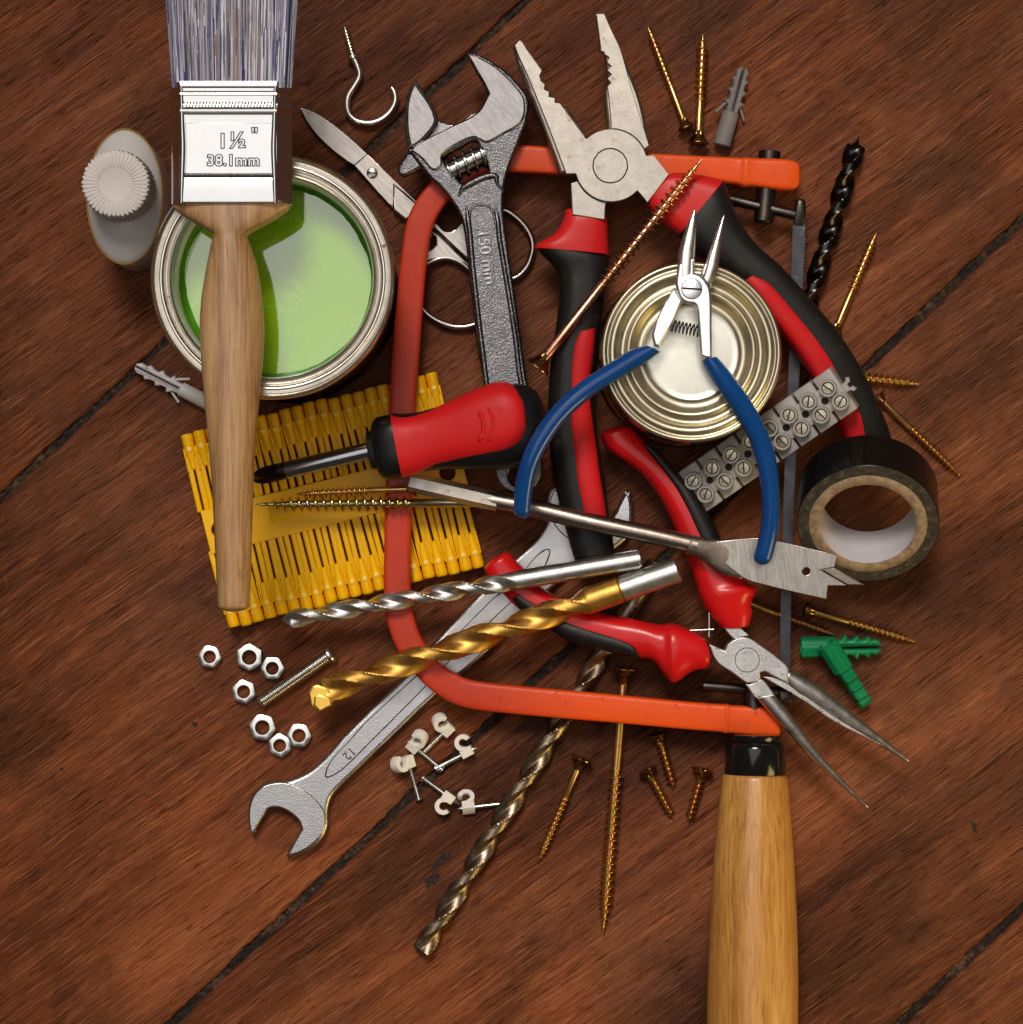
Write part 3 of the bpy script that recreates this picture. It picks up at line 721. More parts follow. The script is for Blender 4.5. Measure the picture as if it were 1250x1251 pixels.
pm = plugmesh(); pip = lathe_z([(1.0, 6.4), (.95, 7.85), (.7, 8.0), (.05, 8.02)], 14, (0, -5.6, 0))
first = None
for side in (0, 1):
    for k in range(NP):
        if first is None:
            o = part('wall_plug', pm, M['yellow'], rk, local=True); pp = part('pip', pip, M['yellow2'], o, local=True); first = (o, pp)
        else:
            o = first[0].copy(); sc.collection.objects.link(o); o.parent = rk
            pp = first[1].copy(); sc.collection.objects.link(pp); pp.parent = o
        x = (k+.5)*pit; j = random.uniform(-.5, .5)
        if side == 0: m4 = Matrix.Translation((x, j, 0))
        else: m4 = Matrix.Translation((x, -hh+j, 0)) @ Matrix.Rotation(PI, 4, 'Z')
        m4.translation *= .001
        o.matrix_local = m4 @ Matrix.Rotation(random.uniform(-.03, .03), 4, 'Z')

# ------------------------------------------------------------------ junior hacksaw
hs_ = thing('hacksaw', 'junior hacksaw with orange-red frame and varnished wooden handle underneath the pliers', 'hacksaw', P(700, 560, 0))
def fz(x, y): return 0
fr = [  # outer, inner, z, half height
 (973, 199, 973, 230, 9.6, 3.6), (965, 196, 965, 233, 9.6, 4.0), (945, 194.5, 943, 231.5, 9.6, 4.1), (920, 194, 918, 228, 9.7, 4.0), (911, 193, 909, 228.5, 9.8, 4.1), (904, 193.5, 902, 226, 9.9, 3.4), (895, 193, 893, 224, 10, 3.2),
 (850, 191, 849, 220, 10.3, 3.2), (800, 188.5, 798, 217, 10.6, 3.2), (720, 184, 718, 215, 11, 3.2), (640, 178, 636, 211.5, 11.2, 3.2), (602, 178, 608, 210, 11.4, 3.2), (568, 188, 586, 215, 11.5, 3.2), (543, 205, 565, 229, 11.5, 3.2),
 (525, 225, 549, 245, 11.5, 3.2), (508.5, 246, 534, 267, 11.5, 3.2), (496.5, 273, 526, 291, 11.5, 3.2), (490, 316, 521, 330, 11.5, 3.2), (485, 364, 517.5, 370, 11.5, 3.2), (480, 420, 514, 421, 11.5, 3.2), (475.5, 500, 508, 501, 11.5, 3.2),
 (471, 598, 504.5, 598, 11.5, 3.2), (469.5, 670, 502, 670, 11.5, 3.2), (469.5, 730, 502.5, 725, 11.5, 3.2), (474, 763, 506, 752, 11.5, 3.2), (486, 794, 516, 780, 11.6, 3.2), (507, 823, 534, 806, 11.7, 3.2), (534, 848, 556, 822, 11.8, 3.2), (570, 864.5, 580, 831.5, 11.9, 3.2),
 (634, 872.5, 637, 838, 12.1, 3.2), (700, 878.5, 703, 844, 12.3, 3.2), (760, 883.5, 763, 849.5, 12.5, 3.2), (836, 890.5, 839, 857, 12.8, 3.2), (878, 894, 880, 860, 13, 3.2), (886, 896, 888, 860, 13, 3.6), (893, 895.5, 894, 861.5, 13, 3.3), (925, 898, 926, 863, 13, 3.4), (950, 899, 950, 866, 13, 3.4)]
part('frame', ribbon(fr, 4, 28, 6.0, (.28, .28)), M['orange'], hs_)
tp = part('tension_pin', xf(lathe([(-2.4, 3.0), (-2.1, 3.9), (.8, 3.9), (1, 3.5), (22.6, 3.5), (23.3, 2.9)], 28), frame(P(940, 192.5, 8.2), P(932.5, 273, 8.8))), M['blackmetal'], hs_)
part('cross_rod', xf(lathe([(0, 1.6), (.4, 1.9), (26.5, 1.9), (27, 1.5)], 20), frame(P(881, 241, 9.6), P(974, 263, 9.6))), M['blackmetal'], hs_)
part('blade_hook', ribbon([(972, 246, 984, 247, 9.8, 1.8), (970, 256, 985, 256, 9.8, 2.0), (969, 268, 984, 268, 9.9, 1.3), (968.5, 276, 983, 276, 10, .5)], 3, 16, 3, (.6, 0)), M['blackmetal'], hs_)
# saw blade with teeth on the right edge
bp = []
lx = [(969, 264), (968, 300), (966.5, 340), (964.5, 424), (961.5, 500), (957.5, 600), (955, 690), (953.5, 760), (953.3, 850)]
rx = [(984.5, 262), (983, 290), (980, 340), (977, 424), (973.5, 500), (969.5, 600), (966.3, 690), (964.8, 760), (964.5, 850)]
def interp(lst, y):
    for (xa, ya), (xb, yb) in zip(lst, lst[1:]):
        if ya <= y <= yb: return xa+(xb-xa)*(y-ya)/(yb-ya)
    return lst[-1][0]
V = []; F = []; y = 264; kk = 0; pts = []
while y < 849:
    w_ = 4.2 if y < 420 else 3.6
    pts.append((y, 0)); pts.append((y+w_*.85, 2.1 if 285 < y < 815 else 0)); y += w_
rows = []
for y, tth in pts:
    z = 10+2.6*(y-264)/585
    a = P(interp(lx, y), y, z); b = P(interp(rx, y)+tth, y, z); b.y = a.y
    rows.append([a+Vector((0, 0, -.33)), b+Vector((0, 0, -.33)), b+Vector((0, 0, .33)), a+Vector((0, 0, .33))])
part('saw_blade', grid(rows, ang=20), M['blade'], hs_)
part('cross_rod', xf(lathe([(0, 1.4), (.4, 1.75), (30.5, 1.75), (31.2, 1.4)], 20), frame(P(858, 838, 12), P(965, 846, 12.4))), M['blackmetal'], hs_)
part('blade_hook', rbox(P(952, 0, 12).x, P(967, 0, 12).x, P(0, 858, 12).y, P(0, 843, 12).y, 10.4, 14.6, .4), M['blackmetal'], hs_)
part('tension_pin', xf(lathe([(0, 3.0), (.4, 3.5), (12, 3.5)], 24), frame(P(920, 841, 12.6), P(922, 906, 13))), M['blackmetal'], hs_)
fa, fb = P(923, 897, 13.5), P(918.2, 1340, 17.2)
part('handle_ferrule', xf(lathe([(0, 8.6), (.2, 9.4), (2.2, 9.4), (2.6, 8.9), (3.0, 9.4), (3.6, 10.2), (5.0, 10.35), (13.6, 10.75), (14.3, 10.4), (14.4, 10.0)], 48, ang=60), frame(fa, fb)), M['black_gloss'], hs_)
hprof = [(14.0, 10.6), (14.4, 11.2), (15.4, 11.45), (30, 12.9), (45, 14.1), (60, 15.0), (75, 15.6), (88, 15.9), (100, 15.9), (112, 15.4), (120, 14.2), (126, 11), (128, 6)]
part('handle', xf(lathe(hprof, 64, ang=60), frame(fa, fb)), M['beech'], hs_)

# ------------------------------------------------------------------ adjustable wrench
aw = thing('adjustable_wrench', 'open adjustable wrench marked 150 mm, its head above the hacksaw frame', 'wrench', P(610, 300, 15))
A = lambda l: K(480, 50, 6.25, l); B = lambda l: K(480, 220, 6.25, l)
outl = A([(556, 78), (650, 100), (780, 168), (900, 262), (1000, 375), (1035, 440), (1040, 520), (1022, 620), (985, 720), (925, 870), (880, 1000)]) + \
       B([(850, 70), (846, 230), (872, 450), (920, 780), (985, 1250)]) + [(644, 464), (655, 520), (662, 560), (662, 578), (655, 594), (640, 603), (624, 602), (611, 593), (605, 580), (600, 540), (590, 464)] + \
       B([(640, 1250), (620, 1060), (578, 700), (556, 480), (520, 290), (440, 150), (350, 40)]) + A([(300, 1060), (215, 960), (112, 825), (155, 805), (250, 748), (440, 652), (640, 545), (726, 402), (690, 325), (640, 240)])
win = A([(382, 885), (450, 845), (600, 762), (640, 765), (690, 860), (728, 990), (720, 1020), (565, 1108), (530, 1090), (400, 930)])
eye = [(633+11*math.cos(a), 580+13*math.sin(a)) for a in [2*PI*k/20 for k in range(20)]]
part('wrench_body', plate(outl, 21.5, 15, 1.0, [win, eye], thr=45, res=3), M['steel_cast'], aw)
face = A([(157, 808), (250, 752), (440, 656), (642, 550), (734, 402), (696, 322), (646, 238), (566, 92), (650, 120), (770, 185), (880, 280), (960, 370), (1003, 440), (1008, 540), (985, 610), (930, 660), (840, 710), (750, 762), (705, 772), (660, 750), (620, 735), (540, 760), (420, 830), (375, 880), (372, 945), (330, 985), (290, 975), (225, 900), (140, 835)])
part('jaw_face', plate(face, 22.6, 20.6, .55, thr=45), M['steel_face'], aw)
jw = A([(176, 290), (345, 590), (252, 752), (150, 830), (115, 800), (88, 640), (96, 460), (130, 350)])
jo = part('movable_jaw', merge(plate(jw, 22.3, 16, 1.5, thr=60, res=1), plate(A([(250, 748), (345, 608), (400, 630), (480, 638), (600, 560), (640, 540), (600, 640), (300, 770)]), 17.5, 15.6, .4, thr=60)), M['steel_face'], aw)
part('jaw_rack', merge(plate(A([(105, 850), (42, 955), (35, 1005), (68, 1040), (110, 1030), (240, 960), (200, 860)]), 20.0, 16, 1.2, thr=60)), M['steel_cast'], aw)
p0, p1 = P(480+430/6.25, 50+1000/6.25, 19.3), P(480+705/6.25, 50+862/6.25, 19.3); Lw = (p1-p0).length
wp = []
for k in range(60):
    x = Lw*k/59; ph = (x/Lw*4.4+.25) % 1
    wp.append((x, 3.3 if ph < .62 else 4.5))
def skew(th, x, r): return 3.25+1.25*max(0, min(1, 6*(math.sin((x/Lw*4.3)*2*PI+th)-.55)))
me = lathe([(Lw*k/90, 3.3) for k in range(91)], 40, skew, ang=30)
part('knurled_worm', xf(me, frame(p0, p1)), M['steel_worm'], aw)
# raised rims either side of the handle recess
def rim(pts, z0, z1, r=1.0):
    q = [P(a, b, z0+(z1-z0)*i/(len(pts)-1)) for i, (a, b) in enumerate(pts)]
    return tube(q, [r*.3]+[r]*(len(q)-2)+[r*.3], 10, 5)
lr = B([(560, 180), (575, 300), (590, 420), (615, 700), (655, 1060), (678, 1250)]) + [(594, 464), (603, 540), (610, 572)]
rr = B([(775, 180), (800, 300), (815, 450), (870, 780), (935, 1200)]) + [(636, 464), (650, 530), (656, 565)]
part('handle_rim', rim(lr, 21.2, 21.2), M['steel_cast'], aw); part('handle_rim', rim(rr, 21.2, 21.2), M['steel_cast'], aw)
part('neck_ridge', tube([P(a, b, 21.4) for a, b in A([(505, 1190), (530, 1130), (600, 1085), (700, 1040), (780, 1030), (800, 1090), (845, 1150)])], [.3, .9, 1.2, 1.2, 1.1, .7, .3], 10, 4), M['steel_cast'], aw)
part('recess_arch', tube([P(a, b, 21.3) for a, b in B([(585, 330), (590, 240), (625, 200), (680, 190), (735, 205), (770, 260), (785, 340)])], .55, 8, 4), M['steel_cast'], aw)
raised('150 mm', 480+712/6.25, 220+590/6.25, 21.5, 5.7, math.radians(-81), M['steel_worm'], aw, .45, .14, 1.02)

# ------------------------------------------------------------------ combination pliers
cp_ = thing('combination_pliers', 'large combination pliers with serrated jaws and red and black grips at the top', 'pliers', P(750, 202, 14))
C3 = lambda l: K(620, 0, 6.25, l); C4 = lambda l: K(640, 160, 6.25, l)
def teeth(p0, p1, n, d, side=1):
    a, b = Vector(p0), Vector(p1); t_ = (b-a)/n; nn = Vector((-t_.y, t_.x)).normalized()*d*side; out = []
    for k in range(n): out += [tuple(a+t_*k), tuple(a+t_*(k+.5)+nn)]
    return out
HC = (747, 202); HR = 44.2
def arc(c_, r, a0, a1, n): return [(c_[0]+r*math.cos(math.radians(a0+(a1-a0)*k/n)), c_[1]+r*math.sin(math.radians(a0+(a1-a0)*k/n))) for k in range(n+1)]
jawA = C3([(56, 345), (95, 305), (112, 318), (138, 358)]) + teeth((642.5, 59), (661.5, 85.5), 15, .9, -1) + \
    C3([(263, 540), (246, 578), (256, 618), (286, 640), (281, 682), (318, 698), (316, 738), (361, 746), (363, 782), (402, 788), (598, 1056)]) + arc(HC, HR, 228, 343, 14) + \
    C4([(940, 188), (992, 184), (1110, 330), (945, 545), (875, 462)]) + arc(HC, HR, 44, 166, 14) + C4([(392, 324), (325, 326), (205, 5)]) + C3([(235, 770), (150, 562), (92, 440)])
q1 = plate(jawA, 27, 22.5, .18, thr=32, res=1)
flare = [(a-3, b) for a, b in C3([(60, 350), (95, 310), (250, 545)])] + C3([(262, 620), (400, 800), (450, 810), (600, 1030), (600, 1100)]) + [(740, 202), (700, 213)] + [(a-8, b) for a, b in C4([(325, 326), (205, 5)])] + [(a-6, b) for a, b in C3([(235, 790), (150, 570)])] + [(632, 76)]
q2 = plate(flare, 23.2, 17, 1.2, thr=40)
part('left_jaw', q1, M['steel_plier'], cp_); part('jaw_side', q2, M['steel_side'], cp_)
jawB = C3([(676, 106), (740, 103), (800, 240), (862, 372), (952, 690), (1082, 1110), (1050, 1130)]) + [tuple(p) for p in arc(HC, HR+.8, 336, 270, 8)] + \
    C3([(790, 900), (768, 680), (762, 662), (792, 630), (764, 600), (796, 568), (764, 537), (794, 505), (761, 475), (778, 437), (742, 412), (740, 398), (712, 385)]) + teeth((734, 60), (728.6, 20), 15, .9, 1)
part('right_jaw', plate(jawB, 26.6, 21.8, .18, thr=32, res=1), M['steel_plier'], cp_)
fl2 = C3([(700, 130), (745, 115), (800, 230), (840, 330), (1000, 700), (1060, 940), (1085, 1120)]) + [(775, 185)] + C3([(765, 990), (738, 700), (760, 640), (740, 400), (700, 380)])
part('jaw_side', plate(fl2, 22.6, 17, 1.2, thr=40), M['steel_side'], cp_)
tgB = C4([(358, 398), (400, 384)]) + arc(HC, HR+.8, 154, 96, 6) + C4([(628, 560), (620, 680), (370, 640)])
part('left_tang', plate(tgB, 25.4, 18, .4, thr=40), M['steel_plier'], cp_)
part('hub_underside', plate(arc(HC, HR-2, 0, 350, 35), 22.5, 16, .5), M['steel_side'], cp_)
rg = [P(745.6+21*math.cos(2*PI*k/40)+.7*noise.noise(Vector((k*.7, 0, 0))), 202.3+21*math.sin(2*PI*k/40)+.7*noise.noise(Vector((k*.7, 5, 0))), 27.0) for k in range(40)]
part('rivet_joint', tube(rg, .25, 6, 2, True), M['slot'], cp_)
# grips: L = photo left edge, R = right edge
gl = [(690, 257, 741, 264, 18.5, 6.0), (688, 268, 742.5, 274, 18.5, 6.6), (677, 286, 743, 290, 18.3, 7.0), (655, 299, 744, 304, 18, 7.4), (653, 304, 744, 312, 18, 7.4)]
gb = [(653, 302, 744, 316, 18, 7.3), (664, 313, 744, 322, 18, 7.4), (680, 332, 743, 336, 17.5, 7.6), (683, 362, 738, 364, 17, 8), (679, 400, 733, 402, 16.6, 8), (673, 440, 730, 441, 16, 8), (670, 490, 727, 490, 15.5, 8), (671, 540, 731, 538, 15, 8), (676, 580, 737, 575, 15, 8), (687, 630, 744, 622, 14.6, 7.8), (696, 665, 749, 658, 14.3, 7.5), (702, 684, 751, 678, 14, 7)]
g1 = part('grip', ribbon(gb, 5, 32, 2.8, (.05, .3)), M['black_grip'], cp_)
part('grip_collar', ribbon(gl, 5, 32, 3.2, (.12, .05)), M['red_cap'], g1)
gi = [(704, 408, 728, 403, 17.0, 7.9), (697, 425, 727, 422, 16.8, 8.1), (693, 465, 722.5, 463, 16, 8.3), (693, 500, 722.5, 498, 15.6, 8.4), (695, 545, 728, 540, 15.2, 8.4), (701, 590, 734, 584, 15.2, 8.4), (709, 625, 740, 618, 14.9, 8.2), (717, 645, 743, 640, 14.7, 7.8)]
part('grip_inlay', ribbon(gi, 5, 24, 3.6, (.25, .35)), M['red_soft'], g1)
gr_ = [(822, 212, 790, 247, 20.5, 6.2), (833, 212, 796, 258, 20.5, 6.8), (858, 215, 812, 274, 20.5, 7.4), (884, 221, 830, 287, 20.5, 7.8)]
gk = [(884, 220, 829, 288, 20.5, 7.7), (890, 236, 838, 300, 20.5, 8), (903, 270, 862, 318, 20.3, 8), (925, 300, 885, 334, 20.2, 8), (955, 327, 915, 358, 20, 8), (992, 368, 944, 392, 19.5, 8), (1022, 404, 968, 422, 19, 7.8), (1047, 442, 990, 458, 18.5, 7.6), (1066, 478, 1010, 492, 17.5, 7.3), (1082, 515, 1028, 528, 16.5, 7), (1090, 540, 1040, 552, 15.8, 6.5)]
g2 = part('grip', ribbon(gk, 5, 32, 2.8, (.05, .3)), M['black_grip'], cp_)
part('grip_collar', ribbon(gr_, 5, 32, 3.6, (.12, .06)), M['red_cap'], g2)
gi2 = [(922, 336, 906, 347, 20.5, 7.6), (942, 348, 920, 365, 20.5, 8.2), (972, 382, 943, 393, 19.8, 8.4), (997, 412, 966, 423, 19.3, 8.2), (1018, 442, 988, 455, 18.8, 8), (1040, 480, 1008, 490, 17.8, 7.7), (1056, 508, 1022, 516, 17, 7.3), (1061, 530, 1033, 538, 16.3, 6.9)]
part('grip_inlay', ribbon(gi2, 5, 24, 3.6, (.25, .35)), M['red_soft'], g2)

# ------------------------------------------------------------------ tin (lidded) and blue pliers on it
ZT = 45; ct = P(845, 430, ZT); sT = mmpx(1, ZT)
tn = thing('round_tin', 'small round tin with brassy ringed lid standing under the blue handled pliers', 'tin', Vector((ct.x, ct.y, 0)))
part('tin_wall', lathe_z([(30, 0), (31.2, .3), (31.4, 1.6), (30.4, 3), (29.6, 3.6), (29.6, 38), (31, 40), (30.5, 41)], 112, (ct.x, ct.y, 0), cap1=False), M['tin_side'], tn)
lid = part('lid', lathe_z([(r*sT, ZT+z*.62) for r, z in [(108.5, -4.6), (110, -3.5), (110.3, -1.6), (109, -.3), (106.5, .1), (104.5, -.5), (103, -1.3), (101.3, -1.1), (99, -.1), (96, .2), (93, -.4), (90, -1.9), (87, -3.2), (84, -3.5), (81, -2.9), (78.5, -1.7), (76, -1.5), (73.5, -2.3), (70, -3.8), (66, -4.8), (62, -5.1), (60, -4.6), (58.5, -4.4)]], 144, (ct.x, ct.y, 0), cap0=False, cap1=False, ang=90), M['tin_gold'], tn)
part('lid_centre', lathe_z([(58.5*sT, ZT-2.73), (56.5*sT, ZT-3.0), (50*sT, ZT-2.9), (.05, ZT-2.9)], 96, (ct.x, ct.y, 0), cap0=False, cap1=False, ang=90), M['tin_centre'], lid)

bp_ = thing('blue_pliers', 'small long nose pliers with bent blue handles and coil spring on the round tin', 'pliers', P(845, 352, 46))
E6 = lambda l: K(760, 240, 6.25, l)
M['bright'] = metal('bright_plier_steel', (.84, .84, .86), .33, .05, 2500, .2, rvar=.05)
za = 53.0
hubA = E6([(430, 520), (498, 470), (556, 470), (556, 582), (600, 600), (640, 640), (672, 700), (684, 790), (686, 1000), (690, 1235), (640, 1235), (600, 1215), (585, 1000), (572, 840), (545, 820), (500, 815), (452, 785), (424, 725), (412, 650)])
ja = part('right_handle_half', plate(hubA, za, 48.6, .8, thr=42), M['bright'], bp_)
nA = [(828, 316.5, 849.3, 315, 50.6, 2.6), (831, 300, 850.2, 299, 50.5, 2.3), (836, 284, 850.9, 283.5, 50.3, 1.9), (841, 270, 851.0, 269, 50.2, 1.4), (847.5, 256, 850.3, 255.5, 50, .7)]
part('jaw_tip', ribbon([(827, 340, 848.5, 334, 50.6, 2.6)]+nA, 4, 20, 2.6, (0, .3)), M['steel_nose'], bp_)
nB = [(857, 336, 869, 352, 50.2, 2.6), (861, 322, 876.5, 332, 50.2, 2.6), (866.5, 305, 880, 311, 50.1, 2.4), (873, 288, 882.5, 291, 50, 2.0), (879, 273, 884.3, 275, 49.9, 1.3), (884, 262.5, 885.6, 263, 49.8, .6)]
part('jaw_tip', ribbon(nB, 4, 20, 2.8, (.1, .3)), M['steel_nose'], bp_)
part('jaw_shoulder', plate(E6([(605, 590), (625, 520), (650, 500), (700, 560), (690, 700), (672, 690), (650, 640)]), 52.4, 48.5, .6, thr=50), M['bright'], bp_)
hB = E6([(402, 690), (432, 745), (465, 795), (395, 960), (285, 1150), (246, 1135), (232, 1040), (330, 800)])
part('left_handle_half', plate(hB, 52.2, 48, .8, thr=40), M['bright'], bp_)
pv = P(760+533/6.25, 240+705/6.25, za)
sw_ = part('pivot_screw', lathe_z([(.05, .22), (3.1, .22), (3.35, .12), (3.4, -.3)], 36, pv, cap0=False), M['bright'], bp_)
part('screw_rim', tube([pv+Vector((3.45*math.cos(2*PI*k/36), 3.45*math.sin(2*PI*k/36), .02)) for k in range(36)], .10, 6, 1, True), M['slot'], sw_)
q = rbox(-3.2, 3.2, -.33, .33, .06, .26, 0); q.transform(Matrix.Translation(pv) @ Matrix.Rotation(-.07, 4, 'Z')); part('slot', q, M['slot'], sw_)
s0, s1 = P(760+375/6.25, 240+985/6.25, 49.8), P(760+596/6.25, 240+1030/6.25, 49.8)
Ms = frame(s0, s1); Ls = (s1-s0).length
part('coil_spring', tube([Ms @ Vector((Ls*k/96, 1.9*math.cos(k/96*2*PI*8), 1.9*math.sin(k/96*2*PI*8))) for k in range(97)], .27, 7, 1), M['spring'], bp_)
bl_ = [(789, 422, 806, 430.5, 50, 2.9), (770, 427.5, 784, 446.5, 49, 3.1), (750, 440, 762, 460, 48, 3.15), (712, 464.5, 726, 483, 47, 3.15), (677, 495, 694, 511, 47, 3.15), (652, 529, 671, 542, 47, 3.15), (636, 563, 656, 573, 46, 3.15), (629, 595, 650.5, 602, 44, 3.15), (627.5, 622, 648.5, 624, 42.5, 3.0)]
part('blue_handle', ribbon(bl_, 6, 24, 2.1, (.15, 1.0)), M['blue'], bp_)
brr = [(857.5, 441, 876, 436, 50, 2.9), (867, 459, 889, 450, 49.4, 3.1), (880, 479, 903, 468.5, 48.5, 3.15), (898, 505.5, 921.5, 496, 47, 3.15), (915, 537, 941, 535, 45, 3.15), (926, 573, 950, 570, 43.5, 3.15), (931, 610, 953, 608, 42, 3.15), (929.5, 645, 951.5, 648, 40.5, 3.15), (921, 678, 943.5, 682, 39, 3.0)]
part('blue_handle', ribbon(brr, 6, 24, 2.1, (.15, .9)), M['blue'], bp_)

# ------------------------------------------------------------------ long nose pliers with red and black grips
lp = thing('long_nose_pliers', 'open long nose pliers with dipped red and black grips pointing to the lower right', 'pliers', P(912, 806, 12))
G = lambda l: K(840, 740, 5.208, l)
hub = G([(238, 285), (262, 240), (320, 206), (385, 203), (450, 240), (620, 368), (642, 402), (642, 495), (560, 455), (492, 418), (462, 428), (466, 462), (440, 484), (400, 492), (370, 488), (290, 430), (200, 370), (165, 320), (140, 250), (150, 248)])
part('pivot_plate', plate(hub, 22, 15.5, .45, thr=45), M['steel_white'], lp)
part('tang', plate(G([(225, 130), (305, 118), (400, 192), (350, 200), (298, 216), (262, 180)]), 21.2, 15.5, .4, thr=40), M['steel_white'], lp)
part('jaw_neck', plate(G([(368, 496), (400, 498), (468, 466), (490, 478), (560, 575), (545, 592), (490, 598), (440, 590), (405, 550)]), 21.2, 15.5, .4, thr=40), M['steel_white'], lp)
rg = [P(913+14.8*math.cos(2*PI*k/36), 806.3+14.8*math.sin(2*PI*k/36), 22.02) for k in range(36)]
part('rivet_joint', tube(rg, .13, 6, 1, True), M['slot'], lp)
n1 = [(963, 817, 934, 822, 18.5, 3.0), (965, 818, 954, 831, 18.4, 3.0), (996, 835, 976, 852, 18, 3.0), (1024, 856, 1006, 870, 17.5, 2.7), (1049, 877, 1036, 887, 17, 2.3), (1080, 902, 1070, 908, 16.2, 1.7), (1111, 928, 1108, 931, 15.4, .7)]
part('nose', ribbon(n1[1:], 5, 20, 2.6, (.3, .4)), M['steel_nose'], lp)
n2 = [(946, 849, 924, 853, 19.5, 3.0), (958, 862, 938, 868, 19.3, 3.0), (976, 886, 960, 892, 19, 2.9), (1000, 918, 986, 922, 18.3, 2.5), (1028, 950, 1018, 952, 17.4, 1.8), (1061, 985.5, 1059, 987, 16.4, .6)]
part('nose', ribbon(n2, 5, 20, 2.6, (.1, .4)), M['steel_nose'], lp)
part('nose_flat', plate([(930, 826), (950, 829), (968, 838), (1000, 862), (1040, 888), (1085, 914), (1066, 905), (1020, 882), (985, 858), (955, 840)], 20.6, 19.0, .3, thr=60), M['steel_white'], lp)
ga = [(881, 767, 915, 764, 17, 5.6), (869, 753, 918.5, 750, 17, 6.6), (860, 740, 918, 735, 17, 7.4), (853.5, 726, 924.5, 719, 16.8, 8.2), (851, 716, 912, 709, 16.5, 7.6), (843, 692, 893, 688, 15.8, 7.6), (828, 655, 876, 650, 15, 7.6), (816, 627, 859.5, 620, 14.5, 7.6), (803, 604, 843, 595, 14, 7.4), (781, 577, 824, 573, 13.6, 7.2), (757, 559.5, 802, 550, 13.2, 7), (740, 547, 784, 535, 13, 6.9), (734.5, 535, 771, 523, 13, 6.6)]
gA = part('grip', ribbon(ga, 5, 32, 2.6, (.15, .45)), M['red_gloss'], lp)
ia = [(784, 541, 789, 541, 13.8, 6.6), (789, 553, 806, 553, 13.9, 7.0), (806, 576, 825.5, 575, 14.1, 7.35), (821, 598, 844, 595, 14.5, 7.6), (834, 625, 861, 620, 15, 7.75), (845, 652, 877.5, 650, 15.4, 7.75), (855, 675, 887, 675, 15.8, 7.6)]
part('grip_inlay', ribbon(ia, 5, 24, 2.8, (.2, .3)), M['black_grip'], gA)
gb2 = [(864, 787, 866.5, 812, 17, 5.8), (858, 777, 861, 817, 17, 6.6), (833, 765, 846, 820, 16.8, 7.4), (819, 761, 824, 834, 16.6, 8.2), (809, 763, 812, 825, 16.2, 7.4), (790, 760, 797, 807, 15.6, 7.2), (770, 755, 777, 803, 15, 7), (745, 751, 745, 796, 14.5, 6.8), (712, 741, 700, 784, 14, 6.7), (680, 728, 668, 764, 13.4, 6.6), (661, 716, 634, 744, 13, 6.5), (647, 702, 613, 724, 12.8, 6.4), (636, 690, 598, 710, 12.6, 6.3), (624, 676, 592, 697, 12.6, 6.2)]
gB = part('grip', ribbon(gb2, 5, 32, 2.6, (.15, .35)), M['red_gloss'], lp)
ib = [(780, 800, 781, 804, 15.6, 6), (775, 787, 775, 804, 15.4, 6.8), (765, 777, 762, 801, 15, 7.0), (738, 768, 733, 794, 14.7, 6.95), (705, 757, 699, 785, 14.3, 6.85), (676, 746, 667, 766, 13.7, 6.75), (657, 732, 640, 749, 13.3, 6.6), (637, 722, 625, 733, 13.1, 6.3)]
part('grip_inlay', ribbon(ib, 5, 24, 2.6, (.2, .3)), M['black_grip'], gB)
part('return_spring', merge(tube([P(866.5, 736, 18), P(866.5, 778, 18)], .48, 8, 1), tube([P(838, 770.5, 18.7), P(872, 769, 18.7)], .48, 8, 1)), M['zinc'], lp)

# ------------------------------------------------------------------ screwdriver
M['sd_black'] = plastic('black_soft_plastic', (.008, .008, .0085), .33, .1, 900, .1)
sd = thing('screwdriver', 'stubby screwdriver with red and black rubber handle left of centre', 'screwdriver', P(560, 530, 18))
a0, a1 = P(458, 549, 31), P(310, 584, 28)
part('shaft', xf(lathe([(0, 3.0), (10, 3.0), (33.5, 3.0), (34, 2.95)], 28), frame(a0, P(349, 574.5, 28.8))), M['shaft_chrome'], sd)
def crossmod(th_, x, r):
    k = max(0, min(1, (x-2)/8)); return r*(1-.5*k*abs(math.sin(2*th_))**.7)
part('cross_tip', xf(lathe([(0, 3.0), (2, 3.0), (6, 3.0), (9, 2.7), (11, 1.8), (12.3, .8), (12.6, .2)], 40, crossmod), frame(P(349, 574.5, 28.8), a1)), M['tip_black'], sd)
h0, h1 = P(450, 551, 31), P(662, 514, 34)
Hf = frame(h0, h1); HL = (h1-h0).length
# black core, rounded square in section
def squ(th_, x, r): return r/((abs(math.cos(th_))**3.2+abs(math.sin(th_))**3.2)**(1/3.2))*.96
cprof = [(0, 5.5), (.5, 7.0), (2.2, 7.3), (2.4, 8.6), (3.4, 10.6), (5, 11.8), (11, 12.1), (14, 11.4), (20, 11.0), (27, 11.8), (34, 13.3), (41, 14.9), (48, 15.6), (54, 15.2), (58, 13.6), (60.5, 11), (61.8, 7), (62.2, 2)]
part('handle_core', xf(lathe([(a, b*.965) for a, b in cprof], 56, squ, ang=50), Matrix.Translation((0, 0, -.4)) @ Hf @ Matrix.Diagonal((1, 1, .78, 1))), M['sd_black'], sd)
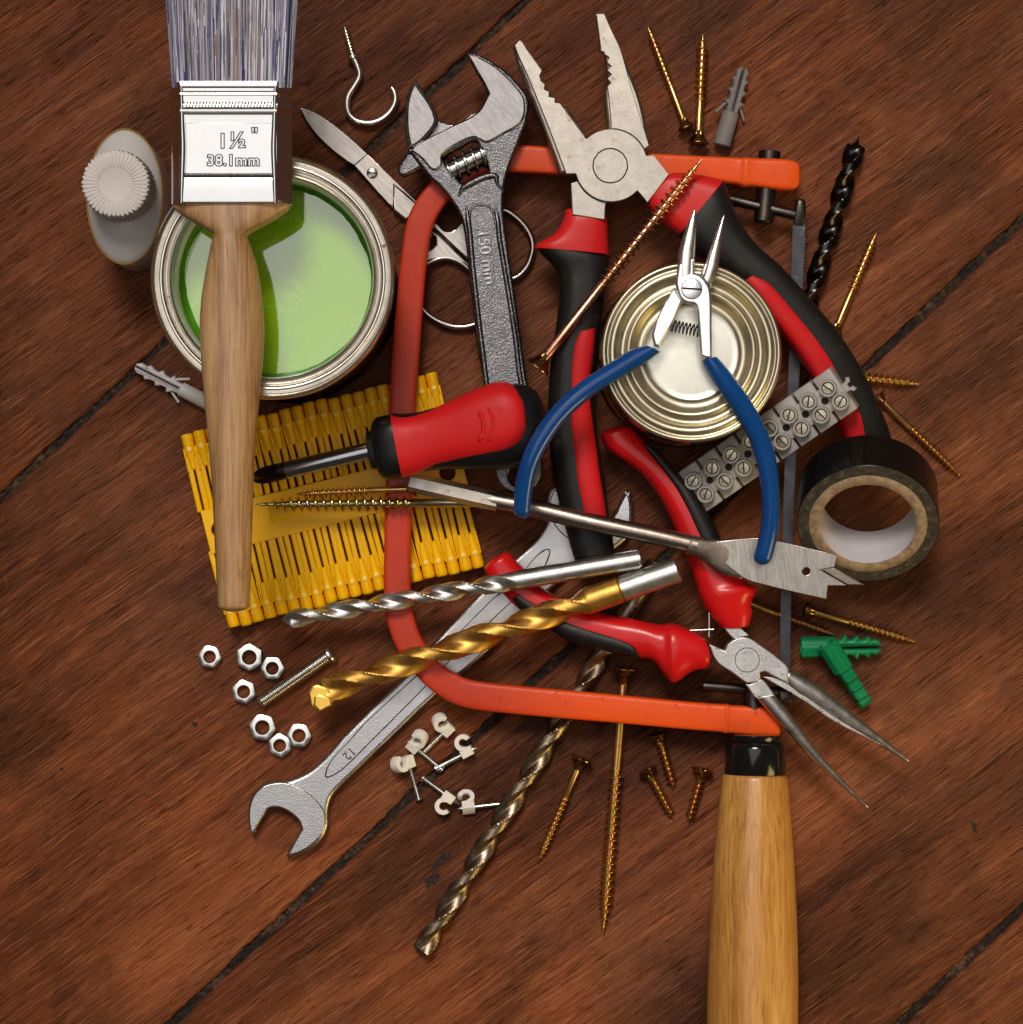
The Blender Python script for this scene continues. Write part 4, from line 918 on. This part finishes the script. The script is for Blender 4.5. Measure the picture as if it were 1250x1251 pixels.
# red soft skin over the upper side (ribbon just proud of core)
rs = [(477, 506, 492, 584, 32.5, 11.3), (495, 508, 509, 579, 32.5, 11.2), (520, 503, 530, 571, 32.7, 11.7), (545, 492, 551, 567, 33.0, 12.8), (570, 480, 576, 564, 33.3, 14.3), (592, 471, 601, 562, 33.6, 15.4), (612, 466, 622, 558, 33.9, 15.9), (628, 471, 636, 549, 34, 15.4), (637, 483, 642, 536, 34, 14.3)]
rs = [r_[:5]+(r_[5]*.79,) for r_ in rs]
part('red_skin', ribbon(rs, 5, 36, 2.9, (.0, .18)), M['red_soft'], sd)
for k in range(4):
    c0 = 590+k*11.5; pts_ = []
    for j in range(13):
        t_ = -1+2*j/12
        px_ = c0+ (7+1.2*k)*(1-t_*t_)-6; py_ = 520-k*1.5+t_*(19+2.5*k)
        yy = 1-abs(t_)**2.2*.13
        tt = abs((py_-(515-k*1.2))/45); pts_.append(P(px_, py_, 33.75+12.4*(1-tt**2.9)**(1/2.9)-.42-abs(k-2)*.10))
    part('grip_groove', tube(pts_, [.1]+[.75]*11+[.1], 8, 2), M['red_soft'], sd)

# ------------------------------------------------------------------ spade bit
sb = thing('spade_bit', 'flat spade drill bit with hexagonal shank passing under the blue handle tips', 'drill bit', P(800, 650, 24))
hx0, hx1 = P(499, 588, 19.5), P(603, 612, 22.5)
part('hex_shank', xf(lathe([(0, 2.8), (.8, 3.5), (25, 3.5), (32, 3.3)], 6, ang=20), frame(hx0, hx1)), M['steel_plier'], sb)
ps = [P(590, 609, 22.2), P(640, 618.5, 23.6), P(720, 637.5, 26.2), P(800, 654.5, 27.2), P(852, 666.5, 27.6)]
part('shaft', tube(ps, [2.9, 3.15, 3.15, 3.15, 3.1], 20, 4), M['steel_shaft'], sb)
ng = [(845, 654, 838, 677, 27.7, 3.0), (868, 658, 858, 685, 27.9, 2.2), (890, 658.5, 878, 700, 28.2, 1.3), (912, 658, 906, 708, 28.3, .9)]
part('neck', ribbon(ng, 4, 24, 2.6, (.1, .1)), M['steel_shaft'], sb)
H = lambda l: K(840, 620, 5.68, l)
hole_ = [(985+4.6*math.cos(a), 698+4.6*math.sin(a)) for a in [2*PI*k/20 for k in range(20)]]
spd = H([(60, 245), (200, 236), (495, 210), (632, 233), (1040, 330), (1022, 415), (922, 432), (1112, 542), (976, 543), (966, 638), (700, 578), (512, 531), (410, 500), (310, 430), (200, 335)])
part('spade_blade', plate(spd, 29.4, 27.6, .25, [hole_], thr=28), M['steel_brush'], sb)
part('centre_point', plate(H([(920, 430), (960, 417), (1022, 417), (1240, 542), (1112, 540)]), 29.0, 27.4, .45, thr=25, res=1), M['steel_shaft'], sb)

# ------------------------------------------------------------------ terminal block strip
ts = thing('terminal_strip', 'cloudy plastic eight way screw terminal strip propped on the pliers grip', 'terminal strip')
T5 = lambda a, b, z: P(820+a/5.208, 440+b/5.208, z)
za0, zb0 = 22.5, 37.0
pA = (T5(145, 765, za0)+T5(210, 862, za0))/2; pB = (T5(1000, 178, zb0)+T5(1072, 268, zb0))/2
MT = frame(pA, pB); MT.translation = pA
setM(ts, MT)
pitch = (pB-pA).length/7
# local: x along strip, y across, z up; screw tops at z=0
row = mmpx(115/5.208/2, 30)
body = []
for k in range(8):
    x = k*pitch
    body.append(rbox(x-pitch*.44, x+pitch*.44, -8.4, 8.4, -12.5, -3.2, .35))
body.append(rbox(-pitch*.42, 7*pitch+pitch*.42, -4.4, 4.4, -12.0, -2.9, .3))
part('block_body', merge(*body), M['terminal'], ts, local=True)
tub = merge(lathe_z([(3.1, -3.4), (3.05, -.5), (2.85, .05), (2.35, .05), (2.2, -.2), (2.15, -3.0)], 28, (0, 0, 0), cap0=False, cap1=False))
scr = lathe_z([(1.95, -3), (1.95, -1.2), (1.8, -.95), (.05, -.9)], 24, (0, 0, 0), cap0=False, cap1=False)
slt = rbox(-1.75, 1.75, -.24, .24, -1.0, -.84, 0)
M['screw_top'] = metal('terminal_screw', (.62, .58, .44), .3, .25, 600, .3, spots=(500, .55), spotcol=(.55, .36, .26))
hol = lathe_z([(1.3, -2.88), (1.25, -2.84), (.05, -2.84)], 20, (0, 0, 0), cap0=False, cap1=False)
first = None
for k in range(8):
    for s_ in (1, -1):
        if first is None:
            tbo = part('screw_well', tub, M['terminal'], ts, local=True); so = part('terminal_screw', scr, M['screw_top'], tbo, local=True)
            slo = part('slot', slt, M['slot'], ts, local=True); first = (tbo, so, slo)
        else:
            tbo = first[0].copy(); so = first[1].copy(); slo = first[2].copy()
            for q in (tbo, so, slo): sc.collection.objects.link(q)
            tbo.parent = ts; so.parent = tbo; slo.parent = ts
        shift = -.10*pitch*(-s_)+.0
        loc = Vector((k*pitch+ (-.06 if s_ > 0 else .06)*pitch, s_*row, 0))*.001
        tbo.location = loc; slo.location = loc; slo.rotation_euler = (0, 0, random.uniform(-.6, 1.2)+.8)
    if k < 7:
        h_ = bpy.data.objects.new('fixing_hole', hol) if k else None
        if k == 0:
            h_ = part('fixing_hole', hol, M['slot'], ts, local=True)
        else:
            sc.collection.objects.link(h_); h_.parent = ts
        h_.location = Vector(((k+.5)*pitch, 0, 0))*.001
part('end_clip', plate([(7*pitch+pitch*.42, 1.4), (7*pitch+5.2, 1.6), (7*pitch+6.3, 2.6), (7*pitch+7.2, 2.0), (7*pitch+6.6, .6), (7*pitch+5.4, .5), (7*pitch+5.3, -1.0), (7*pitch+6.6, -1.1), (7*pitch+7.2, -2.6), (7*pitch+6.0, -2.9), (7*pitch+5.0, -1.9), (7*pitch+pitch*.42, -1.6)], -3.0, -6, .3, raw=True), M['terminal'], ts, local=True)

# ------------------------------------------------------------------ roll of tape, tilted against the grip end
tr = thing('tape_roll', 'roll of black insulating tape tilted against the end of the pliers grip', 'tape')
tl = math.radians(35); fc = P(1060.5, 640.5, 30.2)
nx = Vector((-.10, -math.sin(tl), math.cos(tl))).normalized()
xa = Vector((1, 0, 0)); xa = (xa-nx*xa.dot(nx)).normalized(); yv = nx.cross(xa)
MTp = Matrix(((xa.x, yv.x, nx.x, fc.x), (xa.y, yv.y, nx.y, fc.y), (xa.z, yv.z, nx.z, fc.z), (0, 0, 0, 1))); setM(tr, MTp)
RO, RC, RI = 24.3, 20.2, 16.4
part('tape_wind', lathe_z([(RO-.2, -18.9), (RO, -18.7), (RO, -.3), (RO-.25, -.05)], 128, cap0=False, cap1=False), M['tape'], tr, local=True)
rings = []
for r, z in [(RO-.25, -.05), (23.2, .05), (22, -.02), (21.2, .04), (RC, 0)]: rings.append((r, z))
part('tape_edge', lathe_z(rings, 128, cap0=False, cap1=False, ang=60), M['tape_side'], tr, local=True)
part('tape_edge', lathe_z([(RO-.2, -18.9), (RC, -18.9)], 96, cap0=False, cap1=False), M['tape_side'], tr, local=True)
jr = lambda th_, z, r: r+.16*noise.noise(Vector((math.cos(th_)*5, math.sin(th_)*5, r*.1)))+(.10*noise.noise(Vector((math.cos(th_)*22, math.sin(th_)*22, 2))))
part('cardboard_core', lathe_z([(RC, 0), (RC-.2, .2), (RI+.3, .25), (RI, 0)], 160, cap0=False, cap1=False, mod=jr, ang=80), M['card'], tr, local=True)
part('core_lining', lathe_z([(RI, 0), (RI, -18.9), (RI+.2, -19), (RC, -18.9)], 96, cap0=False, cap1=False), M['card_white'], tr, local=True)

# ------------------------------------------------------------------ twist drills
def drill(r, L, lf, halfp, depth=.42, hand=1, n=56, step=.45, web=.36, tipl=3.0, flatten=0, shank_r=None):
    """tip at x=0, flutes to x=lf, plain shank to L"""
    sr = shank_r or r
    xs = [0.02]+[step*k for k in range(1, int(L/step))]+[L-.5, L]
    rings = []
    for x in xs:
        ring = []
        fd = 1.0 if x < lf-6 else max(0.0, (lf-x)/6) if x < lf else 0.0
        rr_ = r if x < lf else sr
        if x < tipl: rr_ = r*(.10+.90*x/tipl)
        if x > L-.6: rr_ *= .86
        for j in range(n):
            th_ = 2*PI*j/n; ph = (th_-hand*PI*x/halfp) % PI; u = ph/PI       # two flutes
            if u < .66:
                s_ = math.sin(PI*u/.66); f_ = 1-(1-web)*s_**.8*fd
            elif u < .72: f_ = 1.0
            elif u < .75: f_ = 1.0-.06*fd
            else: f_ = .94+.06*(1-fd)
            q_ = rr_*f_
            ring.append(Vector((x, q_*math.cos(th_), q_*math.sin(th_))))
        rings.append(ring)
    return grid(rings, ang=28)
p0, p1 = P(345, 758, 14.5), P(783, 683, 27.5); LL = (p1-p0).length
d1 = thing('masonry_drill', 'silver twist drill with plain round shank lying above the gold drill', 'drill bit', p0)
part('drill_body', xf(drill(3.35, LL, LL*.655, 18.5, web=.45, tipl=3.2), frame(p0, p1)), M['drill_silver'], d1)
p0, p1 = P(392, 846, 16.6), P(829, 696, 27.5); LL = (p1-p0).length
d2 = thing('masonry_drill', 'thick gold coated masonry drill crossing the hacksaw frame', 'drill bit', p0)
Md = frame(p0, p1)
me = drill(4.7, LL*.845, LL*.75, 25.5, web=.50, tipl=1.6, n=64)
part('drill_body', xf(me, Md), M['drill_gold'], d2)
part('worn_shank', xf(lathe([(LL*.845-.1, 4.55), (LL*.86, 4.5), (LL-.4, 4.5), (LL, 3.9)], 40), Md), M['drill_silver'], d2, label='bare worn silver shank end')
tipm = [(376, 846), (381, 838), (388, 836), (400, 841), (407, 846), (408, 858), (399, 862), (394, 868), (387, 870), (379, 862)]
part('carbide_tip', merge(plate(tipm, 19.6, 14.6, .8, sm=False, res=1), plate([(384, 851), (390, 848), (404, 853), (406, 862), (398, 866), (391, 870), (383, 862)], 21.0, 15.4, .6, sm=False, res=1)), M['drill_goldtip'], d2)
p0, p1 = P(513, 1165, 3.6), P(802, 688, 3.6); LL = (p1-p0).length
d3 = thing('twist_drill', 'long worn brown twist drill running under the hacksaw frame to the lower edge', 'drill bit', p0)
part('drill_body', xf(drill(3.7, LL, LL*.78, 19.2, web=.38, tipl=1.2), frame(p0, p1)), M['drill_brown'], d3)
p0, p1 = P(1047, 175, 3.8), P(980, 398, 3.8); LL = (p1-p0).length
d4 = thing('twist_drill', 'black oxide wood drill beside the top right hacksaw corner', 'drill bit', p0)
part('drill_body', xf(drill(3.7, LL, LL*.98, 14.5, web=.5, tipl=1.0), frame(p0, p1)), M['drill_black'], d4)
part('brad_point', xf(lathe([(-2.4, .1), (0.1, .8), (.5, 1)], 12), frame(p0, p1)), M['drill_black'], d4)

# ------------------------------------------------------------------ wood screws
def screw(head, tip, hd, core, outer, tfrac, zh, zt_, label, mat='gold', hmat='gold_head', smat=None):
    p0, p1 = P(head[0], head[1], zh), P(tip[0], tip[1], zt_)
    L = (p1-p0).length; zz = (zh+zt_)/2
    rh, rc, ro_ = mmpx(hd, zz)/2, mmpx(core, zz)/2, mmpx(outer, zz)/2
    r_ = thing('wood_screw', label, 'screw', group='wood screws')
    setM(r_, frame(p0, p1) @ Matrix.Rotation(random.uniform(0, 2*PI), 4, 'X'))
    def star(th_, x, r): return r*(.50+.50*abs(math.cos(2*th_))**1.5) if r < rh*.62 and r > .1 else r
    hp2 = [(1.1, .05), (1.0, rh*.25), (.15, rh*.55), (.0, rh*.63), (-.02, rh*.9), (.15, rh), (.45, rh), (rh*.55, rc+(rh-rc)*.42), (rh*.9, rc*1.25), (rh*1.25, rc)]
    part('head', lathe(hp2, 32, star, cap=False, ang=35), M[hmat], r_, local=True)
    x0 = L*(1-tfrac)
    pitch_ = ro_*2*.50
    part('shank', lathe([(rh*1.2, rc), (x0, rc), (x0+.3, rc*.86), (L*.86, rc*.82), (L*.95, rc*.45), (L, .05)], 20), M[smat or mat], r_, local=True)
    part('thread', helix(L*.995, x0, rc*.80, ro_, pitch_, 18, .12), M[mat], r_, local=True)
    return r_
screw((839, 157), (792, 33), 22, 8, 12.5, .58, 3.2, 1.8, 'thin brass coloured screw, leftmost of the pair above the hacksaw frame, point up')
screw((853, 176), (859, 42), 27, 10, 16, .60, 3.9, 2.3, 'brass coloured screw beside the grey wall plug with its head near the hacksaw frame')
screw((656, 449), (858, 194), 33, 12, 19.5, .60, 26.0, 32.6, 'long coppery screw lying across the grips of the combination pliers', smat='copper')
screw((1019, 408), (1071, 284), 22, 9, 14, .58, 3.2, 2.0, 'short screw pointing up beside the black drill')
screw((988, 455), (1123, 469), 24, 10, 15, .75, 3.5, 2.1, 'screw poking out sideways from under the pliers grip above the tape roll')
screw((1072, 484), (1174, 582), 20, 7.5, 12, .62, 3.0, 1.7, 'screw with yellow head right of the tape roll, pointing down right')
screw((905, 733), (1022, 777), 20, 8, 12.5, .66, 3.0, 1.8, 'screw crossing under the hacksaw blade just above the green plugs')
screw((983, 744), (1119, 784), 22, 8.5, 13, .62, 3.2, 1.9, 'screw with upright head under the spade bit tip, pointing right')
screw((763, 816), (736, 1143), 34, 12, 19.5, .62, 5.0, 2.8, 'very long screw passing under the lower hacksaw arm, pointing down')
screw((711, 926), (657, 1053), 27, 8.5, 13, .64, 3.9, 1.9, 'medium screw between the brown drill and the very long screw')
screw((804, 896), (823, 963), 25, 8, 13.5, .86, 3.6, 1.9, 'short screw nearest the hacksaw arm, uppermost of three short ones')
screw((791, 940), (822, 999), 25, 8, 13.5, .86, 3.6, 1.9, 'short screw slanting down right, left and lowest headed of three short ones')
screw((859, 940), (841, 1004), 27, 8, 13.5, .86, 3.9, 1.9, 'short screw close to the wooden hacksaw handle')
screw((631, 613.5), (311, 616.5), 21, 11, 20, .60, 19.5, 18.6, 'long greenish gold screw over the yellow plug rack, head under the blue handle', mat='gold_green')
screw((509, 596.5), (361, 604), 21, 8, 12.5, .60, 18.2, 16.6, 'smaller screw just above the long greenish one over the yellow rack')

# ------------------------------------------------------------------ nuts and machine screw
def nutmesh(af, th_, rh, dome):
    n = 48; rings = []
    def hexr(a): return af/2/math.cos(((a+PI/6) % (PI/3))-PI/6)
    for (k, z) in ((.97, 0), (1, .25), (1, th_-.75), ):
        rings.append([Vector((hexr(2*PI*j/n)*k*math.cos(2*PI*j/n), hexr(2*PI*j/n)*k*math.sin(2*PI*j/n), z)) for j in range(n)])
    rings.append([Vector(((.55*hexr(2*PI*j/n)+.45*af/2*1.04)*math.cos(2*PI*j/n), (.55*hexr(2*PI*j/n)+.45*af/2*1.04)*math.sin(2*PI*j/n), th_-.12)) for j in range(n)])
    for rr_, z in ((af/2*.955, th_), (rh*1.14, th_), (rh*1.05, th_-.5), (rh, th_-.9), (rh*1.08, th_-1.2), (rh, th_-1.5), (rh*1.08, th_-1.8), (rh, .5), (rh*1.2, 0)):
        rings.append([Vector((rr_*math.cos(2*PI*j/n), rr_*math.sin(2*PI*j/n), z)) for j in range(n)])
    return grid(rings, loop=True, ang=32)
nuts = [(257, 802, 26, .35, 'nut farthest left, on its own'), (305.5, 802.5, 30, .0, 'larger nut at the top of the cluster beside a smaller one'), (333.5, 816, 26.5, .5, 'small nut touching the larger nut, nearest the machine screw head side'),
        (298.5, 844.5, 27, .2, 'nut just left of the free end of the machine screw'), (321.5, 888, 30, .35, 'larger nut, upper left of the lowest three'), (342.5, 910, 26.5, .1, 'lowest nut, touching two others'), (366, 898, 27.5, .45, 'chipped nut nearest the spanner')]
for px_, py_, af, ro_, lb in nuts:
    s_ = mmpx(af, 3)
    single('hex_nut', nutmesh(s_*1.0, 3.2 if af > 28 else 2.8, s_*.268, .3), M['zinc'], 'small zinc hex nut: '+lb, 'nut', 'hex nuts', Matrix.Translation(P(px_, py_, 0)+Vector((0, 0, .05))) @ Matrix.Rotation(ro_, 4, 'Z'))
p0, p1 = P(402, 800.5, 2.9), P(317, 859, 2.5)
ms = thing('machine_screw', 'zinc plated machine screw with pan head lying beside the nuts', 'screw', p0)
Mm = frame(p0, p1); L = (p1-p0).length
prof = []; x = 0.0
while x < L-.5: prof += [(x, 2.45), (x+.35, 2.15)]; x += .70
part('threaded_shaft', xf(lathe(prof+[(L-.4, 2.1), (L, 1.8)], 28, ang=20), Mm), M['zinc'], ms)
part('pan_head', xf(lathe([(-2.0, .05), (-2.0, 1.6), (-1.4, 2.7), (-.6, 3.25), (0, 3.3), (.1, 2.2)], 32, cap=False), Mm), M['zinc'], ms)
q = xf(rbox(-2.1, -1.3, -2.4, 2.4, -.3, .3, .02), Mm); part('slot', q, M['slot'], ms)

# ------------------------------------------------------------------ cable clips with masonry nails
Q = lambda a, b: (460+a/6.944, 850+b/6.944)
def clip(boss, head, tip, side, roll, label):
    """boss centre, nail head, nail tip in photo px; hook on the given side"""
    b_ = P(*boss, 2.6); h_ = P(*head, 1.6)
    r_ = thing('cable_clip', label, 'cable clip', group='cable clips')
    setM(r_, frame(b_, h_))
    Ln = (h_-b_).length; tl_ = (P(*tip, 2.6)-b_).length
    part('nail', merge(lathe([(-tl_, .05), (-tl_+1.6, .78), (0, .80), (Ln-1, .80), (Ln-.8, .85), (Ln-.7, 1.35), (Ln-.1, 1.4), (Ln, 1.1)], 16), *[lathe([(Ln*.45+k*.55, .78), (Ln*.45+k*.55+.15, .93), (Ln*.45+k*.55+.3, .78)], 12) for k in range(4)]), M['zinc'], r_, local=True)
    s_ = side; pts_ = [(-2.6, -1.7*s_), (2.6, -1.7*s_), (2.6, 2.0*s_)]
    cy_ = 4.4*s_; R1, R2 = 3.6, 1.75
    for k in range(0, 15):
        a = math.radians(-60+ (230)*k/14)
        pts_.append((R1*math.cos(a)-.4, cy_+s_*R1*math.sin(a)))
    for k in range(0, 15):
        a = math.radians(170-230*k/14)
        pts_.append((R2*math.cos(a)-.4, cy_+s_*R2*math.sin(a)))
    pts_ += [(-.6, 2.2*s_), (-2.6, 2.0*s_)]
    if s_ < 0: pts_ = pts_[::-1]
    me = plate([(a*.84, b*.84) for a, b in pts_], 2.1, -2.1, .2, raw=True, sm=False)
    me.transform(Matrix.Rotation(roll, 4, 'X'))
    part('clip_body', me, M['cream'], r_, local=True)
clip(Q(600, 285), Q(385, 495), Q(640, 245), -1, -.45, 'cream cable clip at the top of the cluster, nail pointing down left')
clip(Q(315, 425), Q(560, 630), Q(255, 395), 1, .55, 'cream cable clip nearest the spanner, nail ending over another nail head')
clip(Q(770, 480), Q(500, 620), Q(845, 430), -1, 0, 'cream cable clip at the right above the plank joint, hook opening up')
clip(Q(270, 560), Q(362, 882), Q(245, 515), -1, -.7, 'cream cable clip farthest left, nail pointing down')
clip(Q(615, 860), Q(388, 692), Q(700, 930), 1, 0, 'cream cable clip at the bottom whose nail points up left')
clip(Q(780, 950), Q(1075, 915), Q(680, 960), 1, -.7, 'cream cable clip at the bottom whose nail touches the brown drill')

# ------------------------------------------------------------------ loose wall plugs
def wallplug(name, a, b, r, L_extra, mat, label, teeth_n=4, wings=True, z=None, split=True, ribs=False, spin=0):
    z0 = z if z else (r+.2, r+.2)
    p0, p1 = P(*a, z0[0]), P(*b, z0[1]); L = (p1-p0).length
    o = thing(name, label, 'wall plug', group='wall plugs')
    setM(o, frame(p0, p1) @ Matrix.Rotation(spin, 4, 'X'))
    ls = L*.42
    cm = (lambda th_, x, rr_: rr_*(1-.07*(1 if int(th_/(2*PI)*16+.5) % 2 else 0)) if rr_ > r*.8 else rr_) if ribs else None
    part('sleeve', lathe([(1.2, r*.55), (.05, r*.62), (0, r*.92), (.3, r), (ls, r*.96), (ls+.6, r*.7)], 32, cm), M[mat], o, local=True)
    pr = []
    for s_ in (-1, 1):
        prof = [(ls-3, 0), (ls, r*.9)]
        for k in range(teeth_n):
            xa_ = ls+(L-ls)*k/teeth_n; xb = ls+(L-ls)*(k+1)/teeth_n
            top_ = r*(1.18-.10*k)
            prof += [(xa_+.5, r*.66), (xa_+(xb-xa_)*.55, r*.70), (xb-.5, top_), (xb, top_*.95)] if k < teeth_n-1 else [(xa_+.5, r*.62), (xb-1.6, r*.72), (xb, r*.35)]
        pl = [(x_, s_*max(y_, r*.14)) for x_, y_ in prof]+[(L, s_*r*.13), (ls-3, s_*r*.13)]
        if s_ < 0: pl = pl[::-1]
        pr.append(plate(pl, r*.62, -r*.62, r*.25, raw=True, sm=False))
    part('split_prongs', merge(*pr), M[mat], o, local=True)
    if wings:
        for s_ in (-1, 1):
            part('locking_tab', tube([Vector((ls+3.6, s_*r*.75, 0)), Vector((ls-1.2, s_*r*1.75, 0))], r*.17, 8, 1), M[mat], o, local=True)
    return o
wallplug('wall_plug', (882, 178), (908, 83), 3.1, 0, 'grey_plug', 'grey nylon wall plug lying above the hacksaw frame', spin=.25)
wallplug('wall_plug', (262, 496), (166, 447), 2.7, 0, 'white_plug', 'translucent white wall plug poking out left of the brush handle', spin=-.2)
wallplug('wall_plug', (978, 791), (1076, 790), 3.9, 0, 'green_plug', 'green ribbed wall plug lying horizontally', wings=False, ribs=True, spin=.1)
wallplug('wall_plug', (1010, 786), (1058, 861), 3.9, 0, 'green_plug', 'green ribbed wall plug resting across the other one, slanting down', wings=False, ribs=True, z=(9.5, 4.5), spin=1.45)
